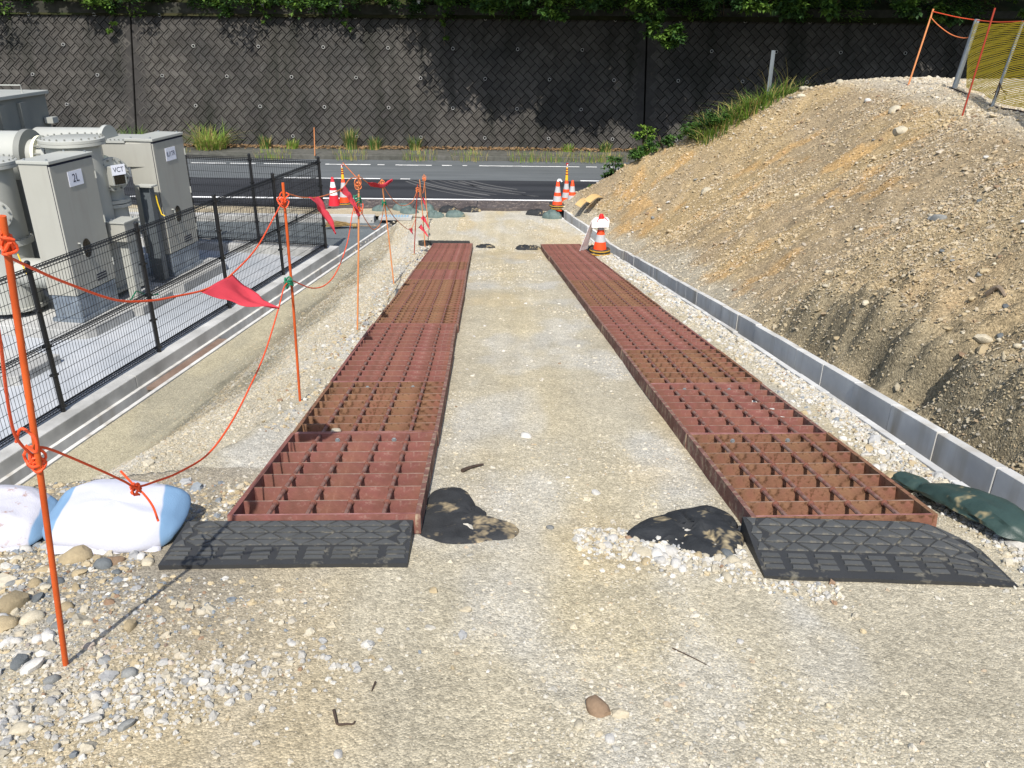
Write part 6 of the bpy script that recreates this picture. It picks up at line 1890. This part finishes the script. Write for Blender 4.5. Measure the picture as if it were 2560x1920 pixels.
def clump(name, label, x, y, z, n, h, spread, mats, seed, cat="grass", curve=0.5, width=0.012, group=None, fn=None):
    r_ = np.random.default_rng(seed)
    V, F, MI = [], [], []
    for k in range(n):
        a = r_.uniform(0, 6.283); rr = spread * math.sqrt(r_.random()) * 0.6
        bx, by = rr * math.cos(a), rr * math.sin(a)
        bz = (float(fn(x + bx, y + by)) - z) if fn else 0.0
        hh = h * r_.uniform(0.45, 1.15); a2 = a + r_.normal(0, 0.8); cv = curve * r_.uniform(0.3, 1.6)
        w = width * r_.uniform(0.6, 1.3)
        px, py = -math.sin(a2), math.cos(a2)
        i0 = len(V)
        for q in range(5):
            f = q / 4
            o_ = hh * cv * f * f * 0.7
            zz = hh * (f - 0.30 * cv * f * f)
            ww = w * (1 - f) ** 0.7 + 0.0006
            cx, cy = bx + math.cos(a2) * o_, by + math.sin(a2) * o_
            V.append((cx + px * ww, cy + py * ww, bz + zz - 0.02)); V.append((cx - px * ww, cy - py * ww, bz + zz - 0.02))
        m_ = int(r_.integers(0, len(mats)))
        for q in range(4):
            F.append((i0 + 2 * q, i0 + 2 * q + 1, i0 + 2 * q + 3, i0 + 2 * q + 2)); MI.append(m_)
    b_ = MB(); b_.v, b_.f, b_.mi = V, F, MI
    return tag(b_.build(name, mats, loc=(x, y, z)), label, cat, group)
GG, GD, GY = M['grass_green'], M['grass_dark'], M['grass_dry']
clump("grass_clump", "largest bright grass clump at the wall foot behind the farther cabinet", -11.3, 30.75, -4.4, 420, 1.15, 0.9, [GG, GG, GY], 1, curve=1.3, width=0.012)
clump("grass_clump", "grass behind the farther cabinet at the left wall joint", -14.2, 30.9, -4.4, 160, 0.9, 0.6, [GD, GG], 2, curve=0.6)
wp = [(-9.35, .55, 60, GD, "leafy weed at the wall foot above the fence corner"), (-8.35, .42, 50, GG, "small bright weed at the wall foot right of the fence corner"), (-6.15, .85, 90, GD, "tall grass tuft at the wall foot behind the red and white cone"), (-5.25, .55, 70, GD, "dark low weed beside the tall tuft at the wall foot"),
      (-3.75, .62, 60, GD, "upright weed at the wall foot behind the streaming flag"), (3.4, .45, 60, GD, "low weed at the wall foot left of the tall bush"), (2.0, .35, 50, GG, "small weed at the wall foot above the gravel lane")]
for i, (x, h, n, m_, lab) in enumerate(wp):
    clump("weed_clump", lab, x, 31.05, -4.4, n * 2, h, 0.35, [m_, m_, GY], 20 + i, "weed", 0.5, 0.016)
kx = [(-12.4, "kerb grass behind the cabinets"), (-8.7, "kerb grass left of the thin roadside stake"), (-5.9, "kerb grass right of the thin roadside stake"), (-3.4, "kerb grass behind the third and fourth poles"), (-1.6, "kerb grass left of the lane on the far road edge"), (0.4, "kerb grass straight behind the gravel lane"), (1.5, "kerb grass just right of the lane on the far road edge"), (2.6, "kerb grass behind the lamp cone"), (3.5, "kerb grass left of the tall roadside bush")]
for i, (x, lab) in enumerate(kx):
    clump("grass_tuft", "thin dry " + lab, x, 29.66, -4.5, 150, 0.38, 1.1, [GY, GG], 40 + i, "grass", 0.4, 0.008, "dry grass tufts along the far kerb")
shrub("tall bright green bush on the pavement left of the bank", 4.75, 30.35, -4.42, 0.36, 1.15, 900, 0.13, 60, [M["leaf_a"], M["leaf_b"], M["grass_green"]])
clump("grass_clump", "low grass around the tall bush on the pavement", 4.9, 30.0, -4.42, 220, 0.5, 0.9, [GG, GD], 61, "grass", 1.0, 0.012)
# weeds on the shoulder and along the bank's far edge
for i, (x, y, n, h, sp_, lab) in enumerate([(4.9, 19.75, 520, .55, 1.0, "bright grass at the left end of the bank shoulder"), (5.7, 19.7, 620, .65, 1.1, "bright grass in the middle of the bank shoulder, below the grey stake"), (6.5, 20.1, 520, .85, 1.0, "tall grass with dry stalks on the bank shoulder"), (7.3, 20.4, 420, .8, 0.9, "tall weeds at the right end of the bank shoulder"), (8.6, 20.9, 160, .8, 0.5, "single weed tuft standing right of the shoulder grass")]):
    clump("grass_clump", lab, x, y, float(hbank(x, y)), n, h, sp_, [GG, GG, GD, GY], 70 + i, "grass", 1.25, 0.012, None, hbank)
clump("dry_grass", "arching dry grass stalks above the bank shoulder", 6.3, 20.2, float(hbank(6.3, 20.2)), 46, 1.5, 1.5, [GY], 80, "grass", 1.0, 0.006, None, hbank)
for i, (x, y, r_, h, lab) in enumerate([(2.75, 21.75, .42, .70, "dark green bush at the road end of the bank"), (2.35, 22.15, .3, .4, "small green plant by the gutter head cones"), (3.25, 21.05, .42, .42, "green plants on the lower far edge of the bank"), (3.75, 20.65, .42, .40, "creeping green plants halfway up the far edge of the bank"), (4.3, 20.2, .45, .40, "creeping green plants high on the far edge of the bank"), (4.85, 19.75, .5, .45, "leafy weeds next to the grey log on the bank")]):
    shrub(lab, x, y, float(hbank(x, y)) - 0.05, r_, h, 900, 0.085, 90 + i, [M['leaf_b'], M['leaf_c'], M['grass_dark']])
for i, (x, y, z, lab) in enumerate([(7.1, 20.2, 0, "tall leafy weed among the shoulder grass, left one"), (7.9, 20.6, 0, "tall leafy weed among the shoulder grass, right one")]):
    shrub(lab, x, y, float(hbank(x, y)), .22, 1.0, 260, 0.12, 120 + i, [M['grass_dark'], M['leaf_b']])
# leaf litter along the wall foot
r_ = np.random.default_rng(5)
n = 5200
X, Y = r_.uniform(-20, 9, n), 31.36 - np.abs(r_.normal(0, 0.22, n))
a = r_.uniform(0, 6.283, n); L_ = r_.uniform(0.03, 0.07, n)
V = []; F = []
for k in range(n):
    c_, s_ = math.cos(a[k]) * L_[k], math.sin(a[k]) * L_[k]
    z_ = -4.392 + r_.random() * 0.09
    V += [(X[k] - c_, Y[k] - s_, z_), (X[k] + s_ * .4, Y[k] - c_ * .4, z_ + r_.random() * .03), (X[k] + c_, Y[k] + s_, z_ + r_.random() * .05), (X[k] - s_ * .4, Y[k] + c_ * .4, z_ + r_.random() * .03)]
    F.append((4 * k, 4 * k + 1, 4 * k + 2, 4 * k + 3))
b = MB(); b.v, b.f, b.mi = V, F, [0] * n
tag(b.build("leaf_litter", M['litter']), kind="stuff")

# ================================================================== STAKES AND NET ON THE BANK
def post(name, label, p0, p1, r_, mk, cat="post", group=None, n=12):
    b_ = MB(); b_.tube([(0, 0, 0), Vector(p1) - Vector(p0)], r_, n)
    return tag(b_.build(name, M[mk], loc=p0, smooth=True), label, cat, group)
bz = lambda x, y: float(hbank(x, y))
post("stake", "short pale grey stake in the shoulder grass of the bank", (5.97, 20.0, bz(5.97, 20) - .1), (5.95, 20.0, -0.523), 0.045, 'galv_post', "stake", n=4)
post("net_post", "grey steel post holding the left edge of the yellow net", (7.886, 15.335, bz(7.886, 15.335) - .1), (8.03, 15.335, 0.133), 0.045, 'galv_post')
post("net_post", "thin grey steel post behind the yellow net, cord tied at its foot", (7.016, 12.458, bz(7.016, 12.458) - .1), (7.18, 12.458, 0.093), 0.022, 'galv_post')
post("marker_pole", "thin orange pole left of the net on the bank top", (7.66, 16.666, bz(7.66, 16.666) - .1), (7.86, 16.666, 0.315), 0.016, 'pole_pale', "pole")
post("marker_pole", "red thin pole in front of the yellow net", (6.481, 12.205, bz(6.481, 12.205) - .1), (6.60, 12.205, 0.25), 0.012, 'pole_red', "pole")
post("roadside_stake", "thin red and white stake on the far kerb", (-7.17, 29.55, -4.42), (-7.11, 29.55, -3.45), 0.018, 'pole_pale', "stake")
for i, (x, lab) in enumerate(((-9.4, "white boundary post on the wall top, left one"), (-6.5, "white boundary post on the wall top, middle one"), (-3.6, "white boundary post on the wall top, right one"))):
    b = MB(); b.prism([(-.06, -.06), (.06, -.06), (.06, .06), (-.06, .06)], 0, 0.42)
    tag(b.build("boundary_post", M['pvc'], loc=(x, 32.82, 0.30)), lab, "post")
rope("orange rope from the bank pole along the top of the yellow net", [(7.85, 16.666, 0.27), (7.95, 15.9, 0.17), (8.02, 15.335, 0.12), (7.6, 13.9, 0.085), (7.17, 12.458, 0.085), (6.7, 10.9, 0.07), (6.2, 9.2, 0.07)], 0.008, 'rope')
rope("slack orange rope hanging between the bank pole and the net post", [(7.84, 16.666, 0.17), (7.86, 16.3, 0.02), (7.92, 15.9, -0.12), (7.97, 15.55, -0.17), (8.0, 15.335, -0.14)], 0.008, 'rope_pale')
net = thing("safety_net", "yellow mesh safety net hung between posts on the bank top", "net", (7.9, 15.3, -1.0))
A_, B_, C__ = Vector((7.98, 15.30, 0)), Vector((7.13, 12.44, 0)), Vector((6.15, 9.1, 0))
def netpt(u, v):
    # u along the run, v from top to bottom
    p = A_.lerp(B_, u) if u <= 1 else B_.lerp(C__, u - 1)
    topz = 0.08 - 0.03 * math.sin(math.pi * (u % 1))
    z0 = float(hbank(p.x, p.y)) + 0.06
    lean = -0.10 * v
    side = 0.10 * math.sin(u * 9 + v * 3) * v * 0.4
    sl = (0.16 * v * (1 - v) * 2 - 0.17 * v) * (1 - min(1, u * 3))     # slack left edge
    return Vector((p.x + side + lean * .3 - sl * 0.28, p.y + side * .3 + sl * -0.95 * -1, topz + (z0 - topz) * v)) - Vector((7.9, 15.3, -1.0))
b = MB()
for k in range(46):
    v = k / 45
    pts = [netpt(2 * i / 26, min(1, max(0, v + 0.006 * math.sin(i * 1.3 + k)))) for i in range(27)]
    for i in range(26):
        a1, a2 = pts[i], pts[i + 1]
        h_ = Vector((0, 0, 0.0062))
        th_ = Vector((0.0015, -0.001, 0))
        b.add([a1 - h_, a2 - h_, a2 + h_, a1 + h_], [(0, 1, 2, 3)])
for k in range(120):
    u = 2 * k / 119
    pts = [netpt(u, j / 7) for j in range(8)]
    for j in range(7):
        d_ = Vector((0.0028, 0.0075, 0)) * 0.5
        b.add([pts[j] - d_, pts[j] + d_, pts[j + 1] + d_, pts[j + 1] - d_], [(0, 1, 2, 3)])
tag(b.build("mesh", M['net'], net), kind="stuff")
b = MB(); rs_ = random.Random(3)
for k in range(6):
    a = rs_.uniform(0, 6.28)
    b.tube(catmull([(7.02, 12.40, -0.72), (7.02 + .05 * math.cos(a), 12.36, -0.82), (7.02 + .12 * math.cos(a), 12.33 + .05 * math.sin(a), -0.95 + rs_.uniform(0, .12))], 4), 0.006, 5)
b.v = [Vector(v) - Vector((7.02, 12.4, -1.0)) for v in b.v]
tag(b.build("cord", M['twig'], loc=(7.02, 12.4, -1.0)), "dark cord tied in a bunch at the foot of the net", "cord")
rope("thin dark line along the bank top below the net", [(7.80, 15.30, bz(7.8, 15.3) + .01), (7.45, 14.0, bz(7.45, 14.0) + .012), (7.05, 12.5, bz(7.05, 12.5) + .012), (6.75, 11.2, bz(6.75, 11.2) + .012), (6.45, 10.0, bz(6.45, 10.0) + .012)], 0.012, 'twig')  # dark tube along the ground for the thin line joining the post feet
